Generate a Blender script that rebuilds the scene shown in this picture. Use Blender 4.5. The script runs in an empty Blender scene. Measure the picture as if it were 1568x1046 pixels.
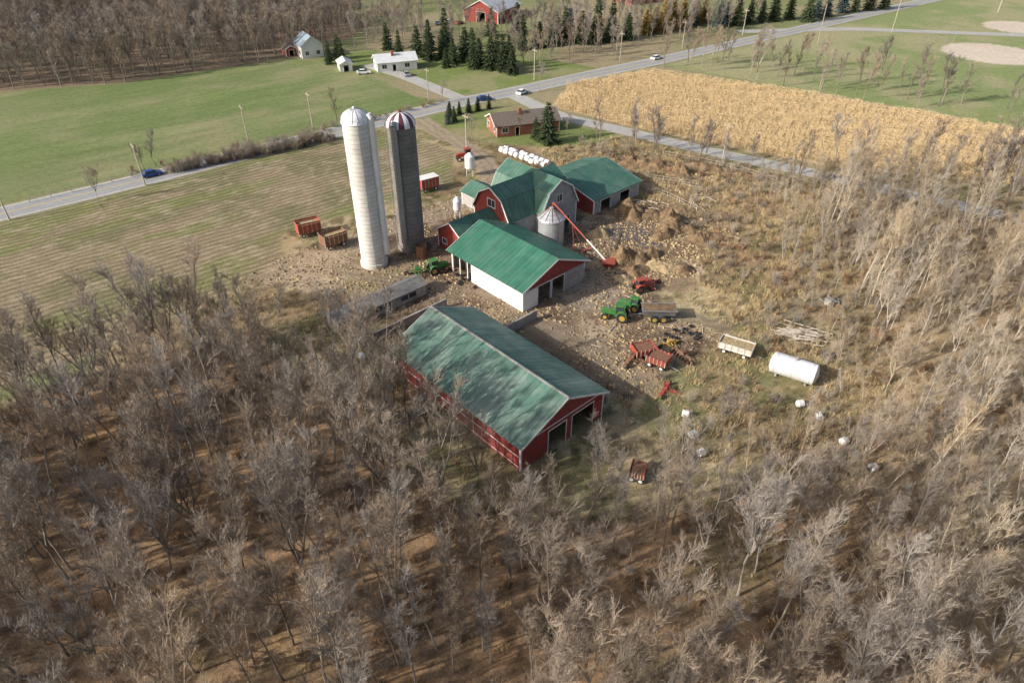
import bpy, math, random
import numpy as np
from mathutils import Vector, Matrix
R = random.Random(11)
NP = np.random.RandomState(5)
SC = bpy.context.scene
COLL = SC.collection
VROT = math.radians(42.7)          # farm grid orientation
SUN_EL = math.radians(28); SUN_AZ = math.atan2(-.92, -.39)   # from +Y clockwise

# ------------------------------------------------------------------ materials
def new_mat(name):
    m = bpy.data.materials.new(name); m.use_nodes = True
    nt = m.node_tree; b = nt.nodes['Principled BSDF']
    return m, nt, b
def N(nt, t, **kw):
    n = nt.nodes.new(t)
    for k, v in kw.items(): setattr(n, k, v)
    return n
def mixc(nt, fac, a, b, mode='MIX'):
    n = N(nt, 'ShaderNodeMix', data_type='RGBA', blend_type=mode)
    for i, x in ((0, fac), (6, a), (7, b)):
        if isinstance(x, (int, float)): n.inputs[i].default_value = x
        elif isinstance(x, tuple): n.inputs[i].default_value = (*x[:3], 1)
        else: nt.links.new(x, n.inputs[i])
    return n.outputs[2]
def mathn(nt, op, a, b=0.0, c=None):
    n = N(nt, 'ShaderNodeMath', operation=op)
    for i, x in enumerate((a, b) if c is None else (a, b, c)):
        if isinstance(x, (int, float)): n.inputs[i].default_value = x
        else: nt.links.new(x, n.inputs[i])
    return n.outputs[0]
def noise_out(nt, scale, detail=4, rough=.6, coord='Object'):
    tc = N(nt, 'ShaderNodeTexCoord'); n = N(nt, 'ShaderNodeTexNoise')
    nt.links.new(tc.outputs[coord], n.inputs['Vector'])
    n.inputs['Scale'].default_value = scale; n.inputs['Detail'].default_value = detail
    n.inputs['Roughness'].default_value = rough
    return n.outputs['Fac']
def maprange(nt, x, a, b, c=0., d=1.):
    n = N(nt, 'ShaderNodeMapRange'); nt.links.new(x, n.inputs[0])
    for i, v in enumerate((a, b, c, d)): n.inputs[i+1].default_value = v
    return n.outputs[0]
def mat(name, col, rough=.7, var=.25, scale=1.5, metal=0, dirt=None, dirt_amt=.5, dirt_scale=.4, stripe=None, bump=0, rnd=0, panel=None, hue=0):
    m, nt, b = new_mat(name)
    f = noise_out(nt, scale, 6)
    lo = tuple(c*(1-var) for c in col); hi = tuple(min(1, c*(1+var)) for c in col)
    c = mixc(nt, maprange(nt, f, .3, .7), lo, hi)
    if dirt:
        f2 = noise_out(nt, dirt_scale, 5, .65)
        c = mixc(nt, maprange(nt, f2, .42, .68, 0, dirt_amt), c, dirt)
    if stripe:
        tc = N(nt, 'ShaderNodeTexCoord'); sp = N(nt, 'ShaderNodeSeparateXYZ')
        nt.links.new(tc.outputs['Object'], sp.inputs[0])
        w = mathn(nt, 'MULTIPLY', sp.outputs['XYZ'.index(stripe[0])], 2*math.pi/stripe[1])
        w = mathn(nt, 'SINE', w)
        w = maprange(nt, w, .55, .95, 0, stripe[2])
        c = mixc(nt, w, c, tuple(x*.35 for x in col))
        if panel:   # sheet-to-sheet tone differences, and lengthwise streaks
            fl = mathn(nt, 'FLOOR', mathn(nt, 'DIVIDE', sp.outputs['XYZ'.index(stripe[0])], stripe[1]))
            wn = N(nt, 'ShaderNodeTexWhiteNoise', noise_dimensions='1D'); nt.links.new(fl, wn.inputs['W'])
            mp = N(nt, 'ShaderNodeMapping'); mp.inputs['Scale'].default_value = (.25, 3., .25); nt.links.new(tc.outputs['Object'], mp.inputs[0])
            sn = N(nt, 'ShaderNodeTexNoise'); sn.inputs['Scale'].default_value = .8; sn.inputs['Detail'].default_value = 5; nt.links.new(mp.outputs[0], sn.inputs['Vector'])
            kk = mathn(nt, 'ADD', maprange(nt, wn.outputs[0], 0, 1, 1-panel, 1+panel), maprange(nt, sn.outputs['Fac'], .3, .7, -.18, .18))
            hs = N(nt, 'ShaderNodeHueSaturation'); nt.links.new(c, hs.inputs['Color']); nt.links.new(kk, hs.inputs['Value']); c = hs.outputs[0]
    if rnd:
        oi = N(nt, 'ShaderNodeObjectInfo')
        k = maprange(nt, oi.outputs['Random'], 0, 1, 1-rnd, 1+rnd)
        hs = N(nt, 'ShaderNodeHueSaturation'); nt.links.new(c, hs.inputs['Color']); nt.links.new(k, hs.inputs['Value'])
        if hue:
            r2 = mathn(nt, 'FRACT', mathn(nt, 'MULTIPLY', oi.outputs['Random'], 17.3)); nt.links.new(maprange(nt, r2, 0, 1, 1-hue, 1+hue), hs.inputs['Saturation'])
        c = hs.outputs[0]
    nt.links.new(c, b.inputs['Base Color'])
    b.inputs['Roughness'].default_value = rough; b.inputs['Metallic'].default_value = metal
    if bump:
        bn = N(nt, 'ShaderNodeBump'); bn.inputs['Distance'].default_value = bump
        nt.links.new(noise_out(nt, scale*2, 6), bn.inputs['Height']); nt.links.new(bn.outputs[0], b.inputs['Normal'])
    return m
MT = {}
MT['roofA'] = mat('green_metal_roof_weathered', (.08, .165, .125), .55, .25, .5, dirt=(.26, .31, .265), dirt_amt=.85, dirt_scale=.18, stripe=('Y', .9, .3), panel=.1)
MT['roofB'] = mat('green_metal_roof', (.035, .145, .095), .55, .14, .6, dirt=(.10, .20, .145), dirt_amt=.5, stripe=('Y', .9, .3), panel=.09)
MT['roofC'] = mat('green_metal_roof_faded', (.052, .14, .10), .55, .15, .6, dirt=(.14, .21, .165), dirt_amt=.6, stripe=('Y', .9, .3), panel=.1)
MT['red'] = mat('red_barn_boards', (.29, .042, .036), .75, .3, 1.5, dirt=(.2, .07, .055), dirt_amt=.6, stripe=('X', .6, .35))
MT['redy'] = mat('red_barn_boards_side', (.31, .048, .042), .75, .3, 1.5, dirt=(.2, .07, .055), dirt_amt=.6, stripe=('Y', .6, .35))
MT['white'] = mat('white_painted_metal', (.76, .75, .72), .6, .06, 1., dirt=(.5, .45, .38), dirt_amt=.35)
MT['whiteb'] = mat('white_barn_siding', (.8, .79, .77), .6, .05, 1., dirt=(.55, .5, .43), dirt_amt=.5, stripe=('Y', .9, .25))
MT['grey'] = mat('weathered_grey_siding', (.32, .32, .33), .8, .2, 1., stripe=('X', .5, .35))
MT['greyy'] = mat('weathered_grey_siding_side', (.38, .37, .36), .8, .2, 1., stripe=('Y', .5, .35))
MT['conc'] = mat('old_concrete', (.36, .33, .30), .9, .2, 1.2, dirt=(.15, .13, .115), dirt_amt=.8, bump=.05)
MT['siloW'] = mat('pale_stave_concrete', (.70, .68, .64), .85, .08, .8, dirt=(.46, .42, .36), dirt_amt=.6, dirt_scale=.3, stripe=('Z', .76, .3))
MT['siloD'] = mat('dark_stave_concrete', (.23, .215, .20), .9, .15, .8, dirt=(.13, .12, .105), dirt_amt=.8, dirt_scale=.3, stripe=('Z', .76, .3))
MT['galv'] = mat('galvanised_steel', (.55, .56, .57), .42, .1, 1., metal=.4, stripe=('Z', .5, .35))
MT['steel'] = mat('bare_steel', (.35, .36, .37), .45, .2, 2., metal=.5)
MT['dome'] = mat('white_dome_panels', (.75, .76, .78), .45, .05, 1.)
MT['maroon'] = mat('maroon_dome_panels', (.13, .035, .045), .5, .1, 1.)
MT['glass'] = mat('window_glass', (.04, .05, .06), .1, .1, 1.)
MT['rubber'] = mat('tyre_rubber', (.03, .03, .03), .9, .2, 3.)
MT['tgreen'] = mat('tractor_green_paint', (.03, .20, .04), .45, .15, 2., dirt=(.2, .16, .1), dirt_amt=.6, dirt_scale=1.5)
MT['yellow'] = mat('yellow_paint', (.55, .35, .05), .5, .15, 2., dirt=(.25, .17, .1), dirt_amt=.7, dirt_scale=1.5)
MT['tred'] = mat('red_machine_paint', (.40, .06, .04), .6, .2, 2., dirt=(.22, .1, .06), dirt_amt=.8, dirt_scale=1.2)
MT['rust'] = mat('rusty_iron', (.20, .10, .06), .9, .35, 3.)
MT['wood'] = mat('weathered_lumber', (.46, .40, .33), .9, .3, 2., rnd=.2)
MT['wrap'] = mat('white_bale_wrap', (.74, .74, .72), .4, .08, 2., bump=.05)
MT['brick'] = mat('red_brick', (.30, .11, .075), .85, .25, 3.)
MT['shing'] = mat('brown_shingles', (.15, .12, .10), .9, .2, 2.)
MT['shingB'] = mat('blue_grey_shingles', (.25, .32, .38), .8, .1, 2.)
MT['roofW'] = mat('white_metal_roof', (.68, .69, .7), .5, .05, 1., dirt=(.45,.43,.4), dirt_amt=.4)
MT['tarp'] = mat('dark_bunk_roofing', (.14, .14, .145), .7, .2, 1., dirt=(.26, .24, .21), dirt_amt=.7, dirt_scale=.8)
MT['carblue'] = mat('blue_car_paint', (.02, .06, .25), .25, .05, 1.)
MT['carwhite'] = mat('white_car_paint', (.8, .8, .8), .25, .03, 1.)
MT['carsilv'] = mat('silver_car_paint', (.4, .42, .45), .3, .03, 1., metal=.4)
MT['manure'] = mat('manure_mound', (.16, .10, .055), .95, .5, 1.2, dirt=(.36, .26, .14), dirt_amt=.6, dirt_scale=.8, bump=.25)
MT['straw'] = mat('straw_mound', (.38, .285, .155), .95, .4, 1.2, bump=.2)
MT['bark'] = mat('grey_bark', (.235, .20, .165), .9, .3, 2., rnd=.4, hue=.35)
MT['twig'] = mat('bare_twigs', (.30, .252, .205), .9, .2, .5, rnd=.33, hue=.4)
MT['barkP'] = mat('pale_poplar_bark', (.42, .37, .30), .9, .25, 2., rnd=.3, hue=.2)
MT['twigP'] = mat('tan_twigs', (.38, .315, .235), .9, .2, .5, rnd=.28, hue=.35)
MT['needle'] = mat('spruce_needles', (.05, .075, .03), .9, .4, .8, rnd=.3)
MT['needleB'] = mat('blue_spruce_needles', (.09, .13, .12), .9, .3, .8, rnd=.2)
MT['larch'] = mat('golden_larch_needles', (.36, .25, .07), .9, .3, .8, rnd=.2)
MT['grassdry'] = mat('dry_grass_blades', (.51, .395, .22), .9, .25, .3, rnd=.25)
MT['grassgrn'] = mat('green_grass_blades', (.24, .25, .10), .9, .25, .3, rnd=.25)
MT['corn'] = mat('dry_corn_stalks', (.64, .49, .28), .9, .2, .15, rnd=.15)
MT['brown'] = mat('brown_weeds', (.31, .215, .135), .9, .3, .5, rnd=.3)
MT['leaves'] = mat('rusty_leaves', (.40, .23, .11), .9, .3, .5, rnd=.3)
MT['clod'] = mat('mud_clods', (.20, .14, .09), .95, .4, 1., rnd=.4)

# ------------------------------------------------------------------ mesh builder
class MB:
    def __init__(s): s.v = []; s.f = []; s.m = []
    def poly(s, pts, mi=0):
        b = len(s.v); s.v += [tuple(p) for p in pts]; s.f.append(tuple(range(b, b+len(pts)))); s.m.append(mi)
    def hexa(s, p, mi=0):
        b = len(s.v); s.v += [tuple(q) for q in p]
        for f in ((0,3,2,1),(4,5,6,7),(0,1,5,4),(1,2,6,5),(2,3,7,6),(3,0,4,7)):
            s.f.append(tuple(b+i for i in f)); s.m.append(mi)
    def box(s, x0, x1, y0, y1, z0, z1, mi=0):
        s.hexa([(x0,y0,z0),(x1,y0,z0),(x1,y1,z0),(x0,y1,z0),(x0,y0,z1),(x1,y0,z1),(x1,y1,z1),(x0,y1,z1)], mi)
    def cyl(s, p0, p1, r0, r1=None, n=10, mi=0, caps=True):
        if r1 is None: r1 = r0
        p0 = Vector(p0); p1 = Vector(p1); d = (p1-p0).normalized()
        a = d.orthogonal().normalized(); c = d.cross(a)
        b = len(s.v)
        for p, r in ((p0, r0), (p1, r1)):
            for i in range(n):
                t = 2*math.pi*i/n; s.v.append(tuple(p + (a*math.cos(t)+c*math.sin(t))*r))
        for i in range(n):
            j = (i+1) % n; s.f.append((b+i, b+j, b+n+j, b+n+i)); s.m.append(mi)
        if caps:
            s.f.append(tuple(b+i for i in reversed(range(n)))); s.m.append(mi)
            s.f.append(tuple(b+n+i for i in range(n))); s.m.append(mi)
    def lathe(s, prof, n=24, mi=0, c=(0,0), mfun=None):
        b = len(s.v)
        for r, z in prof:
            for i in range(n):
                t = 2*math.pi*i/n; s.v.append((c[0]+r*math.cos(t), c[1]+r*math.sin(t), z))
        for k in range(len(prof)-1):
            for i in range(n):
                j = (i+1) % n; s.f.append((b+k*n+i, b+k*n+j, b+(k+1)*n+j, b+(k+1)*n+i))
                s.m.append(mfun(i, k) if mfun else mi)
    def prism(s, prof, y0, y1, mi=0, axis='y'):
        n = len(prof); b = len(s.v)
        for y in (y0, y1):
            for a, z in prof: s.v.append((a, y, z) if axis == 'y' else (y, a, z))
        s.f.append(tuple(b+i for i in range(n))); s.m.append(mi)
        s.f.append(tuple(b+n+i for i in reversed(range(n)))); s.m.append(mi)
        for i in range(n):
            j = (i+1) % n; s.f.append((b+i, b+n+i, b+n+j, b+j)); s.m.append(mi)
    def mesh(s, name, mats, smooth=False):
        me = bpy.data.meshes.new(name); me.from_pydata(s.v, [], s.f)
        for m in mats: me.materials.append(MT[m] if isinstance(m, str) else m)
        me.polygons.foreach_set('material_index', s.m)
        if smooth: me.polygons.foreach_set('use_smooth', [True]*len(s.f))
        me.update(); return me
    def obj(s, name, mats, parent=None, loc=(0,0,0), rot=0, smooth=False):
        o = bpy.data.objects.new(name, s.mesh(name, mats, smooth)); COLL.objects.link(o)
        o.location = loc; o.rotation_euler = (0, 0, rot)
        if parent: o.parent = parent
        return o
def empty(name, loc=(0,0,0), rot=0, scale=1):
    e = bpy.data.objects.new(name, None); COLL.objects.link(e); e.location = loc; e.rotation_euler = (0,0,rot); e.scale = (scale,)*3
    e.empty_display_size = .5
    return e

def wall(M, a0, a1, o, th, top, openings, mi, axis, extra=()):
    br = sorted({a0, a1, *[x for x in extra if a0 < x < a1], *[min(max(q, a0), a1) for op in openings for q in op[:2]]})
    for l, r in zip(br[:-1], br[1:]):
        if r-l < 1e-4: continue
        cur = 0; iv = []
        for op in sorted([q for q in openings if q[0] <= l+1e-4 and q[1] >= r-1e-4], key=lambda q: q[2]):
            if op[2] > cur+1e-3: iv.append((cur, cur, op[2], op[2]))
            cur = op[3]
        iv.append((cur, cur, top(l), top(r)))
        for z0, z1, z2, z3 in iv:
            if axis == 'x':
                p = [(l,o,z0),(r,o,z1),(r,o+th,z1),(l,o+th,z0),(l,o,z2),(r,o,z3),(r,o+th,z3),(l,o+th,z2)]
            else:
                p = [(o,l,z0),(o+th,l,z0),(o+th,r,z1),(o,r,z1),(o,l,z2),(o+th,l,z2),(o+th,r,z3),(o,r,z3)]
            M.hexa(p, mi)
def frame(M, op, o, axis, mi, w=.12, out=-.04):
    a, b, z0, z1 = op
    lst = [(a-w, a, z0, z1+w), (b, b+w, z0, z1+w), (a, b, z1, z1+w)]
    if z0 > .1: lst.append((a-w, b+w, z0-w, z0))
    for q in lst:
        y0, y1 = sorted((o, o+out))
        if axis == 'x': M.box(q[0], q[1], y0, y1, q[2], q[3], mi)
        else: M.box(y0, y1, q[0], q[1], q[2], q[3], mi)

def building(name, loc, rot, prof, L, wallm, sidem, roofm, trim='white', ops={}, oh=.45, parent=None, leftwall=True):
    e = empty(name, (*loc, 0), rot) if parent is None else parent
    xs = [p[0] for p in prof]; x0, x1 = xs[0], xs[-1]
    def top(x):
        for (a, za), (b, zb) in zip(prof[:-1], prof[1:]):
            if a-1e-6 <= x <= b+1e-6: return za+(zb-za)*(x-a)/(b-a)
        return prof[-1][1]
    th = .16
    M = MB()
    wall(M, x0, x1, 0, th, top, ops.get('near', []), 0, 'x', xs)
    wall(M, x0, x1, L-th, th, top, ops.get('far', []), 0, 'x', xs)
    M.obj('end_walls', [wallm], e)
    M = MB()
    if leftwall: wall(M, th, L-th, x0, th, lambda y: prof[0][1], ops.get('left', []), 0, 'y')
    wall(M, th, L-th, x1-th, th, lambda y: prof[-1][1], ops.get('right', []), 0, 'y')
    M.obj('side_walls', [sidem], e)
    M = MB()
    t = .12
    n = len(prof)-1
    for i, ((a, za), (b, zb)) in enumerate(zip(prof[:-1], prof[1:])):
        d = Vector((b-a, zb-za)).normalized(); nn = Vector((-d.y, d.x))
        A = Vector((a, za)); B = Vector((b, zb))
        if i == 0: A = A-d*oh
        if i == n-1: B = B+d*oh
        A = A+nn*.01; B = B+nn*.01; A2 = A+nn*t; B2 = B+nn*t
        M.hexa([(A.x,-oh,A.y),(B.x,-oh,B.y),(B.x,L+oh,B.y),(A.x,L+oh,A.y),(A2.x,-oh,A2.y),(B2.x,-oh,B2.y),(B2.x,L+oh,B2.y),(A2.x,L+oh,A2.y)], 0)
    M.obj('roof', [roofm], e)
    M = MB()
    for i, ((a, za), (b, zb)) in enumerate(zip(prof[:-1], prof[1:])):
        d = Vector((b-a, zb-za)).normalized(); nn = Vector((-d.y, d.x))
        A = Vector((a, za)); B = Vector((b, zb))
        if i == 0: A = A-d*(oh+.02)
        if i == n-1: B = B+d*(oh+.02)
        A1 = A-nn*.14; B1 = B-nn*.14; A2 = A+nn*.125; B2 = B+nn*.125
        for y in (-oh-.06, L+oh+.002):
            M.hexa([(A1.x,y,A1.y),(B1.x,y,B1.y),(B1.x,y+.05,B1.y),(A1.x,y+.05,A1.y),(A2.x,y,A2.y),(B2.x,y,B2.y),(B2.x,y+.05,B2.y),(A2.x,y+.05,A2.y)], 0)
    for x in (x0, x1):
        z = top(x)-.05; s = -1 if x == x0 else 1
        for y, sy in ((0, -1), (L, 1)):
            M.box(min(x+s*.03, x-s*.2), max(x+s*.03, x-s*.2), min(y+sy*.03, y), max(y+sy*.03, y), 0, z)
            M.box(min(x, x+s*.03), max(x, x+s*.03), min(y, y-sy*.2), max(y, y-sy*.2), 0, z)
    for k, lst in ops.items():
        for op in lst:
            ax = 'x' if k in ('near', 'far') else 'y'
            o = {'near': -.003, 'far': L+.003, 'left': x0-.003, 'right': x1+.003}[k]
            frame(M, op, o, ax, 0, out=(-.05 if k in ('near', 'left') else .05))
    M.obj('trim', [trim], e)
    M = MB(); c = 0
    for k, lst in ops.items():
        for op in lst:
            if op[2] > .5:
                c += 1
                a, b, z0, z1 = op[:4]
                o = {'near': .06, 'far': L-.08, 'left': x0+.06, 'right': x1-.08}[k]
                if k in ('near', 'far'): M.box(a, b, o, o+.02, z0, z1); M.box((a+b)/2-.03, (a+b)/2+.03, o-.02, o+.04, z0, z1, 1)
                else: M.box(o, o+.02, a, b, z0, z1); M.box(o-.02, o+.04, (a+b)/2-.03, (a+b)/2+.03, z0, z1, 1)
    if c: M.obj('windows', ['glass', 'white'], e)
    return e

# ------------------------------------------------------------------ numpy noise & polygons
def vnoise(x, y, scale, seed):
    rs = np.random.RandomState(seed); T = rs.rand(256, 256)
    x = x/scale+1000; y = y/scale+1000
    xi = np.floor(x).astype(int); yi = np.floor(y).astype(int); fx = x-xi; fy = y-yi
    fx = fx*fx*(3-2*fx); fy = fy*fy*(3-2*fy)
    a = T[xi & 255, yi & 255]; b = T[(xi+1) & 255, yi & 255]; c = T[xi & 255, (yi+1) & 255]; d = T[(xi+1) & 255, (yi+1) & 255]
    return (a*(1-fx)+b*fx)*(1-fy)+(c*(1-fx)+d*fx)*fy
def fbm(x, y, scale, seed, o=4):
    s = 0; a = 1; t = 0
    for i in range(o):
        s = s+a*vnoise(x, y, scale/2**i, seed+i); t += a; a *= .55
    return s/t
def pip(x, y, poly):
    x = np.asarray(x, float); y = np.asarray(y, float); ins = np.zeros(x.shape, bool); n = len(poly)
    for i in range(n):
        x1, y1 = poly[i]; x2, y2 = poly[(i+1) % n]
        if y1 == y2: continue
        c = ((y1 > y) != (y2 > y)) & (x < (x2-x1)*(y-y1)/(y2-y1)+x1); ins ^= c
    return ins
def softpip(x, y, poly, amp, seed, scale=5):
    r = 0
    for k in range(5):
        wx = (fbm(x, y, scale, seed+k, 3)-.5)*2*amp; wy = (fbm(x, y, scale, seed+20+k, 3)-.5)*2*amp
        r = r+pip(x+wx, y+wy, poly)
    return r/5.
def distline(x, y, pts):
    d = np.full(np.shape(x), 1e9)
    for (x1, y1), (x2, y2) in zip(pts[:-1], pts[1:]):
        L2 = (x2-x1)**2+(y2-y1)**2; t = np.clip(((x-x1)*(x2-x1)+(y-y1)*(y2-y1))/L2, 0, 1)
        d = np.minimum(d, np.hypot(x-x1-t*(x2-x1), y-y1-t*(y2-y1)))
    return d

ROAD = [(-260,-5),(-103,126),(-90,136.5),(-64,159),(-45,175),(-16,199),(3,212),(24,228),(48,245),(76,266),(125,303),(189,352),(330,460)]
SIDE = [(1,206),(12,188),(27,177),(43,164.5),(56,155),(72,145),(85,135),(120,110)]
DRVW = [(-15,203),(-34,227),(-49,241)]
FDRV = [(-27,187),(-20,176),(-14,169),(-8,158),(-4,146),(-5,136),(-13,128),(-22,122),(-30,112)]
PARKR = [(90,292),(136,297),(200,285.5),(260,274)]
WOOD = [(-68,67),(-59,75),(-47,82),(-33,79),(-24,71),(-16,61),(-8,52),(1,47.5),(12,49),(23,52),(32,54),(43,59),(50,70),(53,82),(57,98),(60,120),(62,137),(72,140),(85,131),(105,116),(150,90),(150,-10),(-150,-10),(-150,10),(-100,45)]
WOODTL = [(-175,205),(-122,219),(-76,251),(-62,280),(-58,305),(-100,365),(-90,430),(-360,430),(-360,190)]
GREEN = [(-260,0),(-260,140),(-175,205),(-122,219),(-76,251),(-52,234),(-28,205),(-17,199),(-64,159),(-103,126)]
PLOW = [(-104,122),(-77,143),(-45,170),(-28,174),(-14,160),(-13,140),(-20,134),(-33,126),(-44,118),(-41,106),(-50,92),(-60,80),(-72,70),(-120,40),(-180,50)]
CORN = [(12.5,195),(18,217),(46,232),(82,211),(132,173.6),(160,155),(135,135),(104,143),(76,150),(52,165),(30,180)]
PARK = [(50,240),(70,258),(130,303),(189,348),(330,455),(400,200),(180,150),(134,176),(84,216)]
YARD = [(-46,100),(-38,112),(-26,122),(-18,128),(-9,136),(-6,145),(5,140),(8,128),(24,118),(30,106),(22,96),(26,88),(32,84),(24,78),(19,70),(12,70),(2,86),(-8,84),(-12,90),(-26,92),(-34,98)]
LAWN = [(-24,188),(-14,196),(2,202),(12,184),(28,174),(20,166),(8,164),(-4,166),(-14,172)]
LAWN2 = [(-70,250),(-52,236),(-34,226),(-16,206),(-4,210),(14,224),(30,236),(10,250),(-20,256),(-50,262)]

# ------------------------------------------------------------------ ground
def steps(segs):
    out = [segs[0][0]]
    for a, b, st in segs:
        n = max(1, int(round((b-a)/st))); out += list(a+(b-a)*(i+1)/n for i in range(n))
    return np.array(out, float)
gx = steps([(-2500,-600,300),(-600,-280,20),(-280,-110,2),(-110,-45,.7),(-45,55,.4),(55,110,.7),(110,280,2),(280,600,20),(600,2500,300)])
gy = steps([(-400,10,20),(10,60,.6),(60,135,.4),(135,180,.6),(180,265,1.),(265,400,2.),(400,700,20),(700,3500,300)])
X, Y = np.meshgrid(gx, gy)
def C(*c): return np.array(c, float)
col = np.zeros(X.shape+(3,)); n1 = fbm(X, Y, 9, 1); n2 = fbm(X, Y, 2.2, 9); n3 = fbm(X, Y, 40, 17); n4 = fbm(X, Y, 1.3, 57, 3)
def lerp(a, b, t): t = np.clip(t, 0, 1)[..., None]; return a*(1-t)+b*t
def sm(x, a, b): t = np.clip((x-a)/(b-a), 0, 1); return t*t*(3-2*t)
def put(mask, c):
    global col
    col = col*(1-mask[..., None])+c*mask[..., None]
base = lerp(C(.34,.28,.17), C(.23,.245,.11), sm(n3, .4, .6)); col[:] = base
meadow = lerp(C(.42,.33,.19), C(.235,.205,.10), sm(n1, .38, .62)); meadow = lerp(meadow, C(.54,.43,.265), sm(n2, .52, .72)*.7); meadow = lerp(meadow, C(.25,.165,.10), sm(fbm(X,Y,14,33), .48, .64)*.7)
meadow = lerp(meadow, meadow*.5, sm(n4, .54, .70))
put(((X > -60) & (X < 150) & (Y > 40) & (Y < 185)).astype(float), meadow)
LA = X*.77+Y*.64; LC = -X*.64+Y*.77
rowc = fbm(LA, LC*5, 40, 144); rowf = fbm(LA*.25, LC*2., 3, 147, 3)
gr = lerp(lerp(C(.185,.235,.085), C(.28,.275,.14), sm(n3*.7+n1*.3, .38, .6)), C(.15,.205,.07), sm(rowc, .48, .62)*.5); gr = gr*(.86+.28*rowf[..., None])
put(softpip(X, Y, GREEN, 1.2, 50), gr)
plow = lerp(C(.31,.245,.155), C(.225,.20,.11), sm(n1, .4, .65)); plow = lerp(plow, C(.215,.235,.085), sm(fbm(LA, LC*3.5, 22, 44), .53, .66)*.7); plow = lerp(plow, C(.42,.345,.23), sm(n2, .53, .73)*.6)
pm = softpip(X, Y, PLOW, .8, 60); put(pm, plow)
put(softpip(X, Y, PARK, 1, 70), lerp(C(.25,.295,.12), C(.36,.34,.185), sm(n3*.6+n1*.4, .42, .6)))
cm = softpip(X, Y, CORN, 1, 80); put(cm, lerp(C(.56,.435,.26), C(.44,.34,.20), sm(n1, .4, .6)))
put(softpip(X, Y, LAWN, 1.5, 90), lerp(C(.20,.24,.08), C(.30,.27,.14), sm(n1, .45, .7)))
put(softpip(X, Y, LAWN2, 2, 91), lerp(C(.19,.24,.075), C(.28,.275,.135), sm(n1, .45, .7)))
litter = lerp(C(.36,.235,.135), C(.235,.16,.10), sm(n1, .4, .65)); litter = lerp(litter, C(.50,.30,.15), sm(n2, .52, .72)*.65)
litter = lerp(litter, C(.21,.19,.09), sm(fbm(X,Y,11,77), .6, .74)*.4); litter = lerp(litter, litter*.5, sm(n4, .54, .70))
wm = softpip(X, Y, WOOD, 3, 100, 8); litterR = lerp(litter, C(.45,.35,.21), sm(X+n1*20, 38, 62)*.7)
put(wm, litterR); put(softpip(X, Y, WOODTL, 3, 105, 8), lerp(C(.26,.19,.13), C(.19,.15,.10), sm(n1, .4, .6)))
ym = softpip(X, Y, YARD, 3.5, 110, 6)
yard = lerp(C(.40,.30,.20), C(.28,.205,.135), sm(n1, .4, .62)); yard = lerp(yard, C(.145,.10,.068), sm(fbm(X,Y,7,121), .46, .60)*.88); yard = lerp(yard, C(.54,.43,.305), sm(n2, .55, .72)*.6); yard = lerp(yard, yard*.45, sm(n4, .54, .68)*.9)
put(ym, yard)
def blob(cx, cy, r, c, amp=1., st=.8):
    d = np.hypot(X-cx, Y-cy)/r+(n2-.5)*1.1*amp+(n1-.5)*1.2*amp; put(sm(-d, -1.15, -.75)*st, c*(.65+.7*n4[..., None]))
for cx, cy, r, c in [(22,118,6.5,C(.17,.13,.10)),(28,112,7,C(.21,.14,.09)),(32,124,8,C(.21,.145,.09)),(16,112,5,C(.21,.16,.115)),(36,150,12,C(.19,.13,.085)),(26,156,8,C(.23,.16,.10)),(45,146,9,C(.24,.17,.115)),
                     (-5,98,6,C(.17,.12,.085)),(4,88,6,C(.19,.135,.09)),(30,104,4,C(.52,.40,.275)),(-34,104,7,C(.45,.35,.24)),(14,84,4,C(.48,.385,.27)),(-22,99,5,C(.30,.25,.135)),(13,95,5,C(.36,.30,.235)),
                     (36,78,5,C(.20,.21,.10)),(21,67,4,C(.19,.19,.09)),(34,94,5,C(.55,.44,.27)),(40,112,7,C(.31,.20,.125)),(48,100,7,C(.33,.23,.135)),(46,124,8,C(.33,.23,.135)),(30,90,4,C(.52,.42,.245)),(52,132,8,C(.35,.25,.155)),(24,74,3,C(.24,.24,.11)),
                     (18,82,4,C(.18,.125,.085)),(8,80,4,C(.2,.145,.1)),(20,92,4,C(.18,.13,.09)),(-14,100,5,C(.16,.11,.078)),(25,128,6,C(.18,.125,.08)),(26,102,5,C(.26,.185,.12)),(38,136,7,C(.26,.18,.115)),(34,112,5,C(.23,.16,.10)),(10,76,5,C(.19,.135,.09)),(-8,110,4,C(.2,.145,.1))]:
    blob(cx, cy, r, c)
for P_, w, c in ((FDRV, 2.4, C(.47,.38,.28)), ([(-30,104),(-14,98),(-4,96),(3,88),(12,80),(17,73)], 2.0, C(.38,.30,.21)), ([(16,92),(32,87),(42,90),(50,96)], 1.3, C(.34,.28,.19))):
    dd_ = distline(X+(n1-.5)*3, Y+(n2-.5)*2, P_); put(sm(-dd_, -w-1, -w+.5)*.8, lerp(c, c*.65, n2)); put(sm(-np.abs(dd_-1.), -.45, -.15)*.55, c*.5)
d = distline(X, Y, ROAD); put(sm(-d, -6.5, -4)*.8, lerp(C(.32,.29,.17), C(.23,.235,.10), n1))
d = distline(X, Y, SIDE); put(sm(-d, -5., -3)*.8, lerp(C(.36,.31,.19), C(.25,.25,.11), n1))
for cx, cy, r in ((171,257,15.5),(206,300,12)):
    put(sm(-np.hypot(X-cx, Y-cy), -r-1, -r), C(.66,.56,.45)*(0.9+.2*n1[..., None]))
Z = (fbm(X, Y, 12, 200)-.5)*.8*wm + (n2-.5)*.12*wm + (n2-.5)*.08*pm
nv = X.size; ny, nx = X.shape
me = bpy.data.meshes.new('ground')
me.vertices.add(nv); co = np.stack([X, Y, Z], -1).reshape(-1, 3).astype(np.float32); me.vertices.foreach_set('co', co.ravel())
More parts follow.
